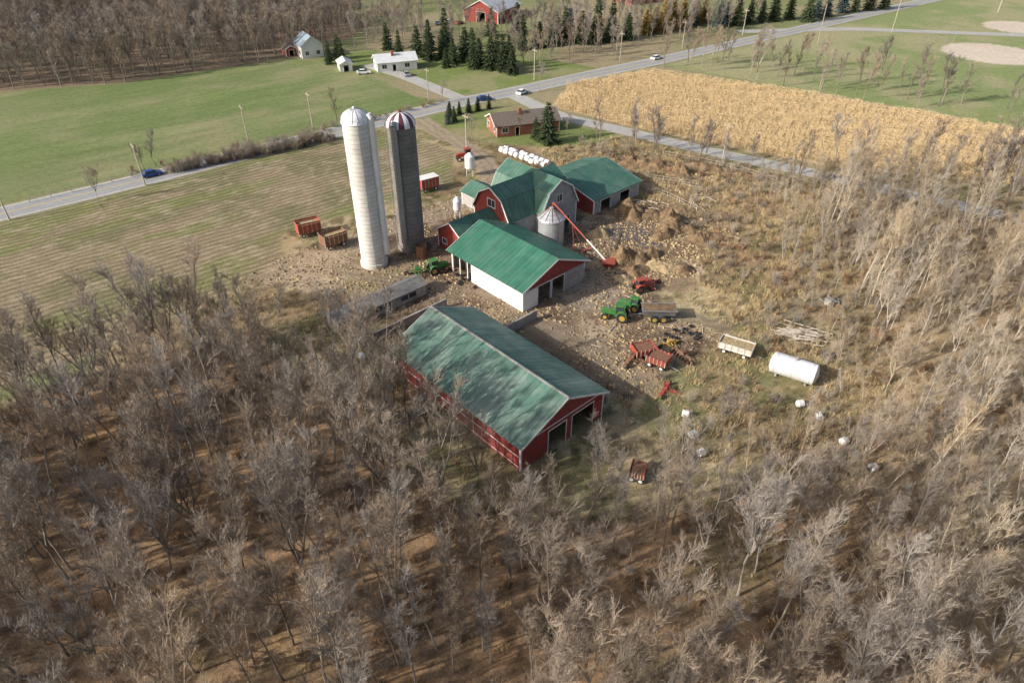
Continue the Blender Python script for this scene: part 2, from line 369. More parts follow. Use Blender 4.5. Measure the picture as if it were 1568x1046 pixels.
ii = np.arange(nv).reshape(ny, nx); q = np.stack([ii[:-1,:-1], ii[:-1,1:], ii[1:,1:], ii[1:,:-1]], -1).reshape(-1, 4)
me.loops.add(q.size); me.loops.foreach_set('vertex_index', q.ravel().astype(np.int32))
me.polygons.add(len(q)); me.polygons.foreach_set('loop_start', (np.arange(len(q))*4).astype(np.int32))
me.polygons.foreach_set('use_smooth', np.ones(len(q), bool)); me.update(calc_edges=True)
at = me.color_attributes.new('Col', 'FLOAT_COLOR', 'POINT'); at.data.foreach_set('color', np.concatenate([col, np.ones(col.shape[:2]+(1,))], -1).reshape(-1).astype(np.float32))
a2 = me.attributes.new('rows', 'FLOAT', 'POINT'); a2.data.foreach_set('value', pm.reshape(-1).astype(np.float32))
m, nt, b = new_mat('ground_soil_grass_litter')
ca = N(nt, 'ShaderNodeAttribute', attribute_name='Col'); ra = N(nt, 'ShaderNodeAttribute', attribute_name='rows')
f1 = noise_out(nt, 3.2, 5, .75); f2 = noise_out(nt, .7, 5, .7)
k = mathn(nt, 'ADD', maprange(nt, f1, .25, .75, .5, 1.35), maprange(nt, f2, .3, .7, -.18, .18))
tc = N(nt, 'ShaderNodeTexCoord'); sp = N(nt, 'ShaderNodeSeparateXYZ'); nt.links.new(tc.outputs['Object'], sp.inputs[0])
w = mathn(nt, 'ADD', mathn(nt, 'MULTIPLY', sp.outputs[0], -.643), mathn(nt, 'MULTIPLY', sp.outputs[1], .766))
w = mathn(nt, 'ADD', w, maprange(nt, noise_out(nt, .12, 6), 0, 1, -1.3, 1.3))
w = mathn(nt, 'SINE', mathn(nt, 'MULTIPLY', w, 2*math.pi/1.55))
brk = maprange(nt, f2, .38, .62, .0, 1)
k2 = mathn(nt, 'MULTIPLY', mathn(nt, 'MULTIPLY', maprange(nt, w, -.9, .9, -.5, .22), ra.outputs['Fac']), brk)
k = mathn(nt, 'ADD', k, k2)
vm = N(nt, 'ShaderNodeVectorMath', operation='SCALE'); nt.links.new(ca.outputs['Color'], vm.inputs[0]); nt.links.new(k, vm.inputs['Scale'])
nt.links.new(vm.outputs[0], b.inputs['Base Color']); b.inputs['Roughness'].default_value = .95; b.inputs['Specular IOR Level'].default_value = .15
bn = N(nt, 'ShaderNodeBump'); bn.inputs['Distance'].default_value = .25; bn.inputs['Strength'].default_value = .7; nt.links.new(f1, bn.inputs['Height']); nt.links.new(bn.outputs[0], b.inputs['Normal'])
me.materials.append(m); COLL.objects.link(bpy.data.objects.new('ground', me))

# roads
def resample(pts, st=3., sm_=4):
    out = []
    for p, q_ in zip(pts[:-1], pts[1:]):
        p = Vector(p); q_ = Vector(q_); n = max(1, int((q_-p).length/st)); out += [p.lerp(q_, i/n) for i in range(n)]
    out.append(Vector(pts[-1]))
    for it in range(sm_):
        out = [out[0]]+[(out[i-1]+out[i]*2+out[i+1])/4 for i in range(1, len(out)-1)]+[out[-1]]
    return out
def ribbon(M, pts, off0, off1, z, mi=0):
    ps = pts; L = []
    for i, p in enumerate(ps):
        d = (ps[min(i+1, len(ps)-1)]-ps[max(i-1, 0)]).normalized(); nrm = Vector((-d.y, d.x)); L.append((p+nrm*off0, p+nrm*off1))
    for i in range(len(L)-1):
        M.poly([(*L[i][0], z), (*L[i+1][0], z), (*L[i+1][1], z), (*L[i][1], z)], mi)
MT['asph'] = mat('road_asphalt', (.31, .31, .31), .9, .12, .8, dirt=(.24, .24, .235), dirt_amt=.5, dirt_scale=.15)
MT['asph2'] = mat('side_road_asphalt', (.40, .39, .37), .9, .15, .8, dirt=(.31, .29, .25), dirt_amt=.5, dirt_scale=.15)
MT['shoulder'] = mat('gravel_shoulder', (.42, .38, .31), .95, .25, 2.)
MT['line'] = mat('road_paint', (.7, .7, .66), .8, .1, 1.)
MT['lineY'] = mat('yellow_road_paint', (.6, .45, .1), .8, .1, 1.)
for nm, pts, w, am in (('country_road', ROAD, 3.4, 'asph'), ('side_road', SIDE, 2.1, 'asph2'), ('house_driveway', DRVW, 2., 'asph2'), ('park_driveway', PARKR, 2.5, 'asph2')):
    M = MB(); rs = resample(pts); dz = {'country_road': .012, 'side_road': .0, 'house_driveway': .004, 'park_driveway': .002}[nm]
    ribbon(M, rs, w+.6, -w-.6, .045+dz, 1); ribbon(M, rs, w, -w, .06+dz, 0)
    if nm == 'country_road': ribbon(M, rs, .12, -.12, .08, 3); ribbon(M, rs, w-.15, w-.3, .08, 2); ribbon(M, rs, -w+.3, -w+.15, .08, 2)
    M.obj(nm, [am, 'shoulder', 'line', 'lineY'])

# ------------------------------------------------------------------ vegetation prototypes
def proto(name, mb, mats):
    return bpy.data.objects.new(name, mb.mesh(name, mats))
def sliver(M, p, d, L, w, mi):
    s = d.cross(Vector((R.gauss(0,1), R.gauss(0,1), R.gauss(0,1)))).normalized()*w*.5
    b = len(M.v); q = p+d*L
    M.v += [tuple(p-s), tuple(p+s), tuple(q)]; M.f.append((b, b+1, b+2)); M.m.append(mi)
def rdir(d, ang):
    a = d.orthogonal().normalized(); c = d.cross(a); t = R.uniform(0, 2*math.pi)
    return (d*math.cos(ang)+(a*math.cos(t)+c*math.sin(t))*math.sin(ang)).normalized()
def tube(M, pts, r0, r1, n, mi):
    b = len(M.v); k = len(pts)
    for i, p in enumerate(pts):
        d = (pts[min(i+1, k-1)]-pts[max(i-1, 0)]).normalized(); a = d.orthogonal().normalized(); c = d.cross(a); r = r0+(r1-r0)*i/(k-1)
        for j in range(n):
            t = 2*math.pi*j/n; M.v.append(tuple(p+(a*math.cos(t)+c*math.sin(t))*r))
    for i in range(k-1):
        for j in range(n):
            l = (j+1) % n; M.f.append((b+i*n+j, b+i*n+l, b+(i+1)*n+l, b+(i+1)*n+j)); M.m.append(mi)
def bare_tree(H, spread=1., nl=20, r=.17, twigs=10, low=.32, fork=False, tw=.035, subs=6, tt=2):
    M = MB(); up = Vector((0, 0, 1))
    trunks = []
    def trunk(base, d, L, r):
        pts = [base.copy()]; p = base.copy(); dd = d.copy()
        for i in range(9):
            dd = (dd+Vector((R.gauss(0,.06), R.gauss(0,.06), .07))).normalized(); p = p+dd*L/9; pts.append(p.copy())
        tube(M, pts, r, .025, 6, 0); return pts
    if fork:
        t0 = trunk(Vector((0,0,-.3)), up, H*.35, r)
        for q in range(R.choice([2, 3])): trunks.append((trunk(t0[-2], rdir(up, R.uniform(.2,.4)), H*.68, r*.7), H*.68))
    else: trunks.append((trunk(Vector((0,0,-.3)), rdir(up, .05), H, r), H))
    for pts, L in trunks:
        lo = low if not fork else .15
        for i in range(nl if not fork else int(nl*.6)):
            fr = lo+(1-lo)*((i+R.random())/nl if not fork else R.random()); x = fr*(len(pts)-1); k = min(int(x), len(pts)-2); p = pts[k].lerp(pts[k+1], x-k)
            ll = H*(.28-.2*abs((fr-.5)))*spread*R.uniform(.5,1.15)*(1.15-fr*.6)
            d = rdir(up, R.uniform(.45,.9)); lp = [p.copy()]
            for s in range(4):
                d = (d+Vector((R.gauss(0,.13), R.gauss(0,.13), .16+R.gauss(0,.06)))).normalized(); p = p+d*ll/4; lp.append(p.copy())
            tube(M, lp, r*.36*(1.15-fr*.7), .016, 4, 0)
            for s in range(subs):
                x2 = R.uniform(.2, 1)*4; kk = min(int(x2), 3); q = lp[kk].lerp(lp[kk+1], x2-kk); dl = (lp[kk+1]-lp[kk]).normalized()
                d2 = (rdir(dl, R.uniform(.35,.8))+up*.25).normalized(); l2 = R.uniform(.7,1.8)*H/15
                q2 = q+d2*l2*.5; d3 = (d2+Vector((R.gauss(0,.15), R.gauss(0,.15), .15))).normalized(); q3 = q2+d3*l2*.5
                tube(M, [q, q2, q3], .024, .009, 3, 1)
                for t in range(twigs):
                    f = R.random(); s0 = q.lerp(q2, f*2) if f < .5 else q2.lerp(q3, f*2-1)
                    d4 = (rdir(d3, R.uniform(.25,.75))+up*.3).normalized(); l4 = R.uniform(.35,.95)
                    sliver(M, s0, d4, l4, tw, 1)
                    for u in range(tt): sliver(M, s0+d4*l4*R.uniform(.2,.7), (rdir(d4, R.uniform(.4,.8))+up*.15).normalized(), R.uniform(.25,.6), tw*.8, 1)
    return M
def conifer(H, W, droop=.25):
    M = MB(); tube(M, [Vector((0,0,-.2)), Vector((0,0,H*.5)), Vector((0,0,H))], .22, .02, 6, 0)
    z = H*.06
    while z < H*.985:
        fr = z/H; rad = W*(1-fr)**.75*R.uniform(.75,1.15)+.12
        nb = max(5, int(9*(1-fr)+4)); o = R.random()*7
        for i in range(nb):
            t = o+2*math.pi*i/nb+R.gauss(0,.2); L = rad*R.uniform(.6,1.2); d = Vector((math.cos(t), math.sin(t), -droop+fr*.5)).normalized()
            p0 = Vector((0,0,z+R.gauss(0,.1))); m_ = max(3, int(L/.22))
            for k in range(m_):
                f = (k+.6)/m_; p = p0+d*L*f+Vector((0,0,.12*math.sin(f*3)))
                for sgn in (-1, 1):
                    sd = Vector((-math.sin(t), math.cos(t), 0))*sgn; dd = (d*.8+sd*.8+Vector((0,0,R.uniform(-.35,.15)))).normalized()
                    sliver(M, p, dd, (.75-.35*f)*R.uniform(.6,1.2)*(.6+W*.15), .34, 1)
            sliver(M, p0+d*L*.75, d, L*.35, .3, 1)
        z += H*.036*R.uniform(.8,1.2)
    for i in range(12): sliver(M, Vector((0,0,H*.93)), rdir(Vector((0,0,1)), .35), H*.06, .15, 1)
    return M
def shrub(H, n=16, leaf=0, tw=.04, k1=12):
    M = MB(); up = Vector((0,0,1))
    for i in range(n):
        p = Vector((R.gauss(0,.25), R.gauss(0,.25), -.05)); d = rdir(up, R.uniform(.1,.75)); L = H*R.uniform(.5,1.05); pts = [p]
        for k in range(3): d = (d+Vector((R.gauss(0,.1), R.gauss(0,.1), .1))).normalized(); p = p+d*L/3; pts.append(p)
        tube(M, pts, .03, .012, 3, 0)
        for k in range(k1):
            x = R.uniform(.5,3); kk = min(int(x), 2); q = pts[kk].lerp(pts[kk+1], x-kk); dd = (rdir(d, R.uniform(.3,1))+up*.2).normalized(); l = R.uniform(.3,.8)*H/2.2
            sliver(M, q, dd, l, tw, 1)
            for u in range(2): sliver(M, q+dd*l*R.uniform(.2,.9), rdir(dd, R.uniform(.4,1)), R.uniform(.15,.4)*H/2.2, tw*(1+leaf*2), 2 if leaf else 1)
    return M
def tuft(H, n=38, rad=.5, w=.05):
    M = MB(); up = Vector((0,0,1))
    for i in range(n):
        a = R.uniform(0, 6.28); r = rad*math.sqrt(R.random()); sliver(M, Vector((r*math.cos(a), r*math.sin(a), 0)), rdir(up, R.uniform(.05,.6)), H*R.uniform(.5,1.1), w, 0)
    return M
def clods():
    M = MB()
    for i in range(9):
        c = Vector((R.gauss(0,.8), R.gauss(0,.8), .02)); r = R.uniform(.05,.22); b = len(M.v)
        for k in range(5): a = k*1.257+R.random(); M.v.append((c.x+r*math.cos(a)*R.uniform(.7,1.3), c.y+r*math.sin(a)*R.uniform(.7,1.3), 0))
        M.v.append((c.x, c.y, r*R.uniform(.6,1.1)))
        for k in range(5): M.f.append((b+k, b+(k+1) % 5, b+5)); M.m.append(0)
    return M
def cornclump():
    M = MB(); up = Vector((0,0,1))
    for i in range(13):
        x = -1.3+2.6*i/12+R.gauss(0,.05); p = Vector((x, R.gauss(0,.05), 0)); h = R.uniform(1.3,1.9); sliver(M, p, rdir(up, .1), h, .07, 0)
        for k in range(6):
            sliver(M, p+up*h*R.uniform(.2,.9), (rdir(up, 1.2)+up*.1).normalized(), R.uniform(.3,.6), .10, 0)
    return M
def collection(name, obs):
    c = bpy.data.collections.new(name)
    for o in obs: c.objects.link(o)
    return c
forest = [proto('bare_tree_a%d' % i, bare_tree(H, sp, nl, r, 9, lo, fk, .028), ['bark', 'twig']) for i, (H, sp, nl, r, lo, fk) in enumerate([(15,.85,18,.15,.33,False),(16.5,.75,19,.16,.4,False),(13.5,.95,17,.13,.28,False),(14.5,1.,21,.18,.3,True),(12,.8,15,.10,.3,False),(15.5,1.05,22,.19,.3,True),(16,.65,15,.13,.38,False)])]
poplar = [proto('poplar_a%d' % i, bare_tree(H, sp, nl, r, 8, lo, fk, .028), ['barkP', 'twigP']) for i, (H, sp, nl, r, lo, fk) in enumerate([(14,.65,18,.13,.28,False),(12,.7,16,.10,.22,False),(15,.75,18,.15,.3,False),(11,.95,17,.11,.25,True)])]
farw = [proto('far_tree_a%d' % i, bare_tree(H, 1.05, 15, .17, 6, .25, fk, .055), ['bark', 'twig']) for i, (H, fk) in enumerate([(13,False),(14,True),(12,False)])]
spr = [proto('spruce_a%d' % i, conifer(H, W), ['bark', 'needle']) for i, (H, W) in enumerate([(11,3.3),(9,2.8),(12,3.)])]
sprb = proto('spruce_b', conifer(9, 3.), ['bark', 'needleB'])
lar = [proto('larch_a%d' % i, conifer(H, W, droop=0), ['bark', 'larch']) for i, (H, W) in enumerate([(11,2.8),(10,3.)])]
shr = [proto('shrub_a0', shrub(2.4), ['bark', 'twig']), proto('shrub_a1', shrub(2., 14, .3), ['bark', 'brown', 'brown']), proto('shrub_a2', shrub(1.6, 14, .5), ['bark', 'brown', 'leaves']), proto('shrub_a3', shrub(3., 15), ['barkP', 'twigP'])]
tuf = [proto('tuft_a0', tuft(.85), ['grassdry']), proto('tuft_a1', tuft(.6, 34, .6), ['grassdry']), proto('tuft_a2', tuft(.7), ['brown']), proto('tuft_a3', tuft(.4, 40, .6), ['grassgrn'])]
clo = [proto('clods_a0', clods(), ['clod']), proto('clods_a1', clods(), ['clod']), proto('clods_a2', clods(), ['straw'])]
cor = [proto('corn_a0', cornclump(), ['corn']), proto('corn_a1', cornclump(), ['corn'])]
PC = {k: collection(k, v) for k, v in dict(forest=forest, poplar=poplar, farw=farw, shr=shr, tuf=tuf, cor=cor, clo=clo).items()}

def scatter(name, pts, cname):
    if not pts: return
    me = bpy.data.meshes.new(name); me.from_pydata([p[:3] for p in pts], [], [])
    for an, ty, k in (('rot', 'FLOAT', 3), ('scl', 'FLOAT', 4), ('idx', 'INT', 5)):
        a = me.attributes.new(an, ty, 'POINT'); a.data.foreach_set('value', [p[k] for p in pts])
    o = bpy.data.objects.new(name, me); COLL.objects.link(o)
    ng = bpy.data.node_groups.new('scatter_'+name, 'GeometryNodeTree')
    ng.interface.new_socket('Geometry', in_out='INPUT', socket_type='NodeSocketGeometry'); ng.interface.new_socket('Geometry', in_out='OUTPUT', socket_type='NodeSocketGeometry')
    gi = ng.nodes.new('NodeGroupInput'); go = ng.nodes.new('NodeGroupOutput'); ip = ng.nodes.new('GeometryNodeInstanceOnPoints'); ci = ng.nodes.new('GeometryNodeCollectionInfo')
    ci.inputs[0].default_value = PC[cname]; ci.inputs['Separate Children'].default_value = True; ci.inputs['Reset Children'].default_value = True
    def na(an, t):
        n = ng.nodes.new('GeometryNodeInputNamedAttribute'); n.data_type = t; n.inputs[0].default_value = an; return n.outputs[0]
    cx = ng.nodes.new('ShaderNodeCombineXYZ'); ng.links.new(na('rot', 'FLOAT'), cx.inputs[2])
    ng.links.new(gi.outputs[0], ip.inputs['Points']); ng.links.new(ci.outputs[0], ip.inputs['Instance']); ip.inputs['Pick Instance'].default_value = True
    ng.links.new(na('idx', 'INT'), ip.inputs['Instance Index']); ng.links.new(cx.outputs[0], ip.inputs['Rotation']); ng.links.new(na('scl', 'FLOAT'), ip.inputs['Scale'])
    ng.links.new(ip.outputs[0], go.inputs[0]); md = o.modifiers.new('scatter', 'NODES'); md.node_group = ng
    return o
FOOT = []
def clear(x, y, mgn=1.):
    c, s = math.cos(VROT), math.sin(VROT)
    for cx, cy, hx, hy in FOOT:
        dx, dy = x-cx, y-cy; a = dx*c+dy*s; b_ = -dx*s+dy*c
        if abs(a) < hx+mgn and abs(b_) < hy+mgn: return False
    return True
def fill(poly, sp, jit=.5, keep=lambda x, y: 1, ncls=4, s0=.8, s1=1.15, mgn=1., exroad=5):
    xs = [p[0] for p in poly]; ys = [p[1] for p in poly]; out = []
    gx_ = np.arange(float(min(xs)), max(xs), float(sp)); gy_ = np.arange(float(min(ys)), max(ys), float(sp)); A, B = np.meshgrid(gx_, gy_)
    A[1::2] += sp/2.
    A = A+NP.uniform(-jit, jit, A.shape)*sp; B = B+NP.uniform(-jit, jit, B.shape)*sp
    ok = pip(A, B, poly) & (distline(A, B, ROAD) > exroad) & (distline(A, B, SIDE) > exroad-1)
    for x, y in zip(A[ok], B[ok]):
        if clear(x, y, mgn) and R.random() < keep(x, y): out.append((x, y, -.02, R.uniform(0, 6.28), R.uniform(s0, s1), R.randrange(ncls)))
    return out
_NT = {}
def n_at(x, y, sc, sd):
    k = (sc, sd)
    if k not in _NT:
        a = np.arange(-400., 400., 2.); gx2, gy2 = np.meshgrid(a, np.arange(0., 460., 2.)); _NT[k] = fbm(gx2, gy2, sc, sd, 2)
    T = _NT[k]; return float(T[min(max(int(y/2), 0), T.shape[0]-1), min(max(int((x+400)/2), 0), T.shape[1]-1)])
def grid(o, a, b):
    c, s = math.cos(VROT), math.sin(VROT); return (o[0]+a*c-b*s, o[1]+a*s+b*c)
for o, x0, x1, y0, y1 in (((1,56.4),0,14.5,0,25.6), ((1.66,90.5),0,14.3,0,17.7)):
    cc = grid(o, (x0+x1)/2, (y0+y1)/2); FOOT.append((*cc, (x1-x0)/2, (y1-y0)/2))
cc = grid((-3.8,116.2), 7, 0); FOOT.append((*cc, 9, 6)); cc = grid((8.9,118.9), 0, 8); FOOT.append((*cc, 6, 8)); cc = grid((9.9,132.8), 6.5, -2); FOOT.append((*cc, 8, 9))
cc = grid((-10.6,110.4), 5, 0); FOOT.append((*cc, 6, 5)); FOOT.append((-24.6,106.2,3,3)); FOOT.append((-18.6,112.4,3,3)); FOOT.append((0,177,11,7)); FOOT.append((39,73.8,5,3)); FOOT.append((-20.5,91.5,8,2))

def woodkeep(x, y):
    if y < 22 or x < -95 or x > 118: return 0
    return 1
def thin(x, y):
    return woodkeep(x, y)*(1. if n_at(x, y, 14, 15) > .42 else .75)
def edge_scale(pts):   # trees at the yard edge are younger and lower
    out = []
    for p in pts:
        k = .8 if (-6 < p[0] < 44 and p[1] > 40) else 1.
        out.append((p[0], p[1], p[2], p[3], p[4]*k, p[5]))
    return out
near = edge_scale([p for p in fill(WOOD, 3.5, keep=thin, ncls=7, s0=.68, s1=1.1) if p[0]+ (p[1]-60)*.25 < 40+R.uniform(-14, 14)])
right = edge_scale([p for p in fill(WOOD, 3.35, keep=lambda x, y: woodkeep(x, y)*(.7+.5*(n_at(x, y, 18, 5) > .47)), ncls=4, s0=.58, s1=1.05) if p[0]+(p[1]-60)*.25 >= 34+R.uniform(-14, 14)])
scatter('bare_woodland_trees', near, 'forest'); scatter('poplar_woodland_trees', right, 'poplar')
THK = [(44,62),(52,64),(60,100),(66,136),(58,146),(52,150),(54,128),(47,108),(50,92),(45,82),(44,72)]
scatter('sapling_thicket', fill(THK, 2.1, keep=lambda x, y: .6, ncls=4, s0=.22, s1=.5)+fill([(14,50),(30,52),(42,58),(44,66),(36,66),(30,62),(20,62),(14,58)], 2.2, keep=lambda x, y: .5, ncls=4, s0=.2, s1=.45), 'poplar')
scatter('distant_woodland_trees', fill(WOODTL, 4.5, ncls=3, keep=lambda x, y: 1 if (x > -260 and y < 400) else 0), 'farw')
sp1 = fill([(46,236),(66,252),(110,225),(150,185),(136,176),(84,215)], 6.5, jit=.9, ncls=3, keep=lambda x, y: .65, s0=.7, s1=1.1)
sp1 += fill([(16,168),(30,170),(60,150),(75,140),(66,132),(44,150)], 4.5, jit=.8, ncls=3, keep=lambda x, y: .6, s0=.45, s1=.9)
sp1 += fill([(-62,262),(-20,262),(20,255),(60,268),(110,312),(60,330),(-10,292),(-50,300)], 5.5, jit=.8, ncls=3, keep=lambda x, y: .6, s0=.7, s1=1.1)
sp1 += fill([(-60,305),(-20,345),(60,372),(190,400),(190,430),(-80,430)], 7, jit=.8, ncls=3, keep=lambda x, y: .6, s0=.7, s1=1.)
sp1 += fill([(12,228),(26,240),(44,252),(30,266),(4,262),(-2,240)], 5.5, jit=.8, ncls=3, keep=lambda x, y: .65, s0=.6, s1=1.)
sp1 += fill([(118,150),(150,160),(150,100),(90,130)], 4.5, jit=.8, ncls=3, keep=lambda x, y: .8, s0=.7, s1=1.)
sp1 += fill([(60,145),(90,132),(140,140),(128,170),(100,145),(75,151)], 5, jit=.8, ncls=3, keep=lambda x, y: .65, s0=.65, s1=1.05, exroad=3)
scatter('distant_bare_trees', sp1, 'farw')
under = fill(WOOD, 2.7, ncls=4, keep=lambda x, y: .6 if woodkeep(x, y) else 0, s0=.5, s1=1.1)
scatter('woodland_undergrowth', under, 'shr')
MEAD = [(12,70),(22,48),(43,56),(51,70),(56,86),(62,110),(66,140),(50,155),(30,172),(8,162),(4,146),(24,136),(34,130),(34,105),(26,96),(34,86),(24,76)]
scatter('scrub_bushes', fill(MEAD, 2.3, ncls=4, keep=lambda x, y: (.8 if n_at(x, y, 12, 8) > .47 else .22)*(1 if x > 36 or y > 140 else .35), s0=.3, s1=.95), 'shr')
scatter('dry_meadow_grass', [(p[0],p[1],p[2],p[3],p[4],(R.choice([0,0,1,1,2,3]) if p[0] > 30 else R.choice([0,1,3,3]))) for p in fill(MEAD, .92, ncls=4, keep=lambda x, y: .92 if n_at(x, y, 8, 3) > .42 else .4, s0=.6, s1=1.4, mgn=.1)], 'tuf')
scatter('woodland_floor_weeds', fill(WOOD, 1.9, ncls=4, keep=lambda x, y: woodkeep(x, y)*(.85 if (x > 30 or n_at(x, y, 10, 4) > .5) else .08), s0=.6, s1=1.2), 'tuf')
YM = [(-50,92),(-44,100),(-30,96),(-26,92),(-12,91),(-8,84),(-16,68),(-22,62),(-12,48),(0,42),(0,55),(-16,68),(-22,72),(-32,80),(-48,84)]
scatter('yard_edge_grass', fill(YM, 1.1, ncls=4, keep=lambda x, y: .8, mgn=.3), 'tuf')
scatter('mud_and_straw_clods', fill(YARD, 1.2, ncls=3, keep=lambda x, y: .95 if n_at(x, y, 6, 31) > .46 else .4, s0=.6, s1=1.8, mgn=.2), 'clo')
scatter('barnyard_muck_clods', fill([(14,100),(22,98),(34,104),(42,118),(40,132),(50,150),(34,160),(22,156),(28,136),(16,118)], 1.2, ncls=3, keep=lambda x, y: .85, s0=.8, s1=2.2), 'clo')
hedge = []
for i in range(120):
    t = i/119; x = -77+(31)*t; y = 150+20.5*t; hedge.append((x+R.gauss(0,1), y+R.gauss(0,.8)-2.0, 0, R.uniform(0,6), R.uniform(.6,1.35), R.choice([0,0,1,3])))
for i in range(60):
    t = R.random(); hedge.append((-86+66*t+R.gauss(0,1.), 146+54*t+R.gauss(0,1), 0, R.uniform(0,6), R.uniform(.4,.9), R.choice([0,1])))
scatter('roadside_hedgerow', hedge, 'shr')
cp = []
du = Vector((.82,-.57)); dn = Vector((.57,.82))
for j in range(-40, 190):
    for i in range(-60, 80):
        p = Vector((20,180))+du*(i*2.5+R.uniform(-.6,.6))+dn*(j*.85); cp.append((p.x+R.gauss(0,.06), p.y+R.gauss(0,.08)))
cpa = np.array(cp); ok = pip(cpa[:,0], cpa[:,1], CORN) & (NP.rand(len(cpa)) < .95)
scatter('corn_field_stalks', [(x, y, 0, -.607+R.gauss(0,.04), R.uniform(.85,1.1), R.randrange(2)) for x, y in cpa[ok]], 'cor')

def place(name, pr, x, y, s=1., rot=None):
    o = bpy.data.objects.new(name, pr.data); COLL.objects.link(o); o.location = (x, y, 0); o.scale = (s, s, s*R.uniform(.85,1.12)); o.rotation_euler = (0,0,R.uniform(0,6.28) if rot is None else rot); return o
for x, y, s in [(8.8,166.4,1.0),(6,169.5,.5),(-17,187,.4),(-14.5,189,.35),(-12,190.5,.42),(-9.5,192,.35),(-15.5,183,.4),(-6.5,194,.3),(-3,233,1.),(-7,236,1.1),(0,230,.95),(-11,240,1.05),(-16,246,1.1),(-20,243,.9),(-24,250,1.),(-28,247,.95),(-33,252,1.),(-5,240,.9),(-1,238,.8),(-13,236,.8),(-22,238,.7),
                (-63,247,.55),(-60,249,.8),(-58,244,.6),(-62,242,.5),(-45,262,.8),(-40,256,.7),(-30,262,1.),(-24,262,1.1),(-14,256,.9),(4,262,.9),(10,266,1.1),(16,270,1.2),(20,274,1.1),(26,272,1.1),(32,276,1.2),(38,280,1.1),(92,303,1.),(98,306,1.1),(104,309,.9),(110,312,1.1),(118,316,1.),(124,311,1.2),(160,335,1.1),(168,338,1.),(152,331,.9),(-8,284,.9),(2,290,1.),(30,270,1.),(36,274,.9),(44,278,1.)]:
    place('spruce_tree', R.choice(spr), x, y, s)
for x, y, s in [(84,300,1.1),(88,306,1.1),(22,280,1.2),(130,318,1.1),(136,322,1.),(146,330,1.2),(-17,181,.4),(74,302,1.)]: place('blue_spruce_tree', sprb, x, y, s)
for x, y, s in [(56,289,1.1),(60,292,1.2),(64,296,1.2),(69,299,1.1),(52,286,1.),(76,306,1.1),(80,309,1.),(66,306,1.1),(96,316,.9)]: place('larch_tree', R.choice(lar), x, y, s)
for x, y, s, pr in [(-55,86,.85,forest[3]),(-45,90,.6,forest[2]),(-86,132,.5,forest[3]),(-82,151,.6,forest[5]),(-84,149.5,.45,forest[3]),(-46,179,.7,farw[0]),(2,170,.45,farw[1]),(-10,168,.6,farw[0]),(30,168,.8,farw[2]),(36,166,.75,farw[0]),(-8,103,.3,forest[2]),(8,210,.7,farw[1]),(14,172,.5,farw[0]),(48,92,.6,poplar[1]),(56,110,.8,poplar[0]),(-20,200,.5,farw[0]),
                     (-13,64,.95,forest[3]),(-8,57,.8,forest[5]),(-3.5,53,.75,forest[3]),(4,52,.6,forest[4]),(10,54,.65,forest[3]),(28,57,.6,poplar[1]),(36,61,.55,poplar[3]),(-22,75,.9,forest[5]),(20,56,.65,forest[5]),(-17,69,.95,forest[5]),(18,61,.45,forest[2]),(26,63,.5,forest[3]),(30,67,.45,poplar[3]),(-19,72.5,.9,forest[3]),(-15,66,.85,forest[2]),(-10.5,60.5,.85,forest[3]),(-26,79,.8,forest[3])]:
    place('bare_tree', pr, x, y, s)

# ------------------------------------------------------------------ farm buildings
G = [(0,4.2),(7.25,7.45),(14.5,4.2)]
sh = building('red_drive_shed', (1,56.4), VROT, G, 25.6, 'red', 'redy', 'roofA', ops={'near': [(4.6,7.6,0,3.5),(8.7,12.6,0,3.5)], 'right': [(6,10,0,3.4)]}, oh=.5)
M = MB(); M.box(-.04,-.005,.3,25.3,2.05,2.2); M.box(-.04,-.005,.3,25.3,.4,.5); M.box(.3,14.2,-.05,-.01,4.15,4.3)
for yy in (8.5, 17): M.box(-.06,-.045,yy,yy+.12,.5,4.)
M.obj('white_trim_bands', ['white'], sh)
M = MB(); M.box(7.12,7.38,-.5,26.1,7.5,7.64); M.obj('ridge_cap', ['conc'], sh)
M = MB(); M.box(12.7,14.2,-.12,-.06,.1,3.4); M.obj('sliding_door', ['red'], sh)
M = MB()
for a, b_, c_, d_ in ((16.8,17.1,2,22),(17.1,24,21.7,22)): M.box(a,b_,c_,d_,0,1.6)
M.obj('concrete_bunker_wall', ['conc'], None, (1,56.4,0), VROT)

ws = building('white_walled_barn', (1.66,90.5), VROT, [(0,4.2),(7.15,7.1),(14.3,4.2)], 17.7, 'grey', 'whiteb', 'roofB', ops={'near': [(3.4,6.2,0,3.3),(6.6,9.4,0,3.3)], 'far': [(3,11,0,3.5)], 'right': [(2,6,0,3.2),(8,12,0,3.2)]}, oh=.7, leftwall=False)
M = MB(); wall(M, .16, 12.6, 0, .16, lambda y: 3.5, [], 0, 'y')
M.obj('white_side_wall', ['whiteb'], ws)
M = MB(); M.poly([(.1,-.03,4.0),(14.2,-.03,4.0),(14.2,-.03,4.18),(7.15,-.03,7.0),(.1,-.03,4.18)]); M.box(.1,14.2,-.06,-.031,3.55,4.0)
M.obj('red_gable', ['red'], ws)
M = MB()
for y in (13.5, 15.5, 17.4): M.box(.02,.2,y,y+.2,0,4.15)
M.box(.02,.2,.16,17.5,3.95,4.15); M.box(7.0,7.3,-.7,18.4,7.12,7.28,1)
M.obj('posts_and_beam', ['white', 'roofB'], ws)
M = MB(); M.box(.0,3.2,-.1,-.035,0,3.4); M.obj('white_end_panel', ['white'], ws)
M = MB(); M.box(14.32,14.7,-.2,8,0,1.5); M.box(9.6,14.3,-.12,-.035,0,2.6); M.obj('concrete_kick_wall', ['conc'], ws)

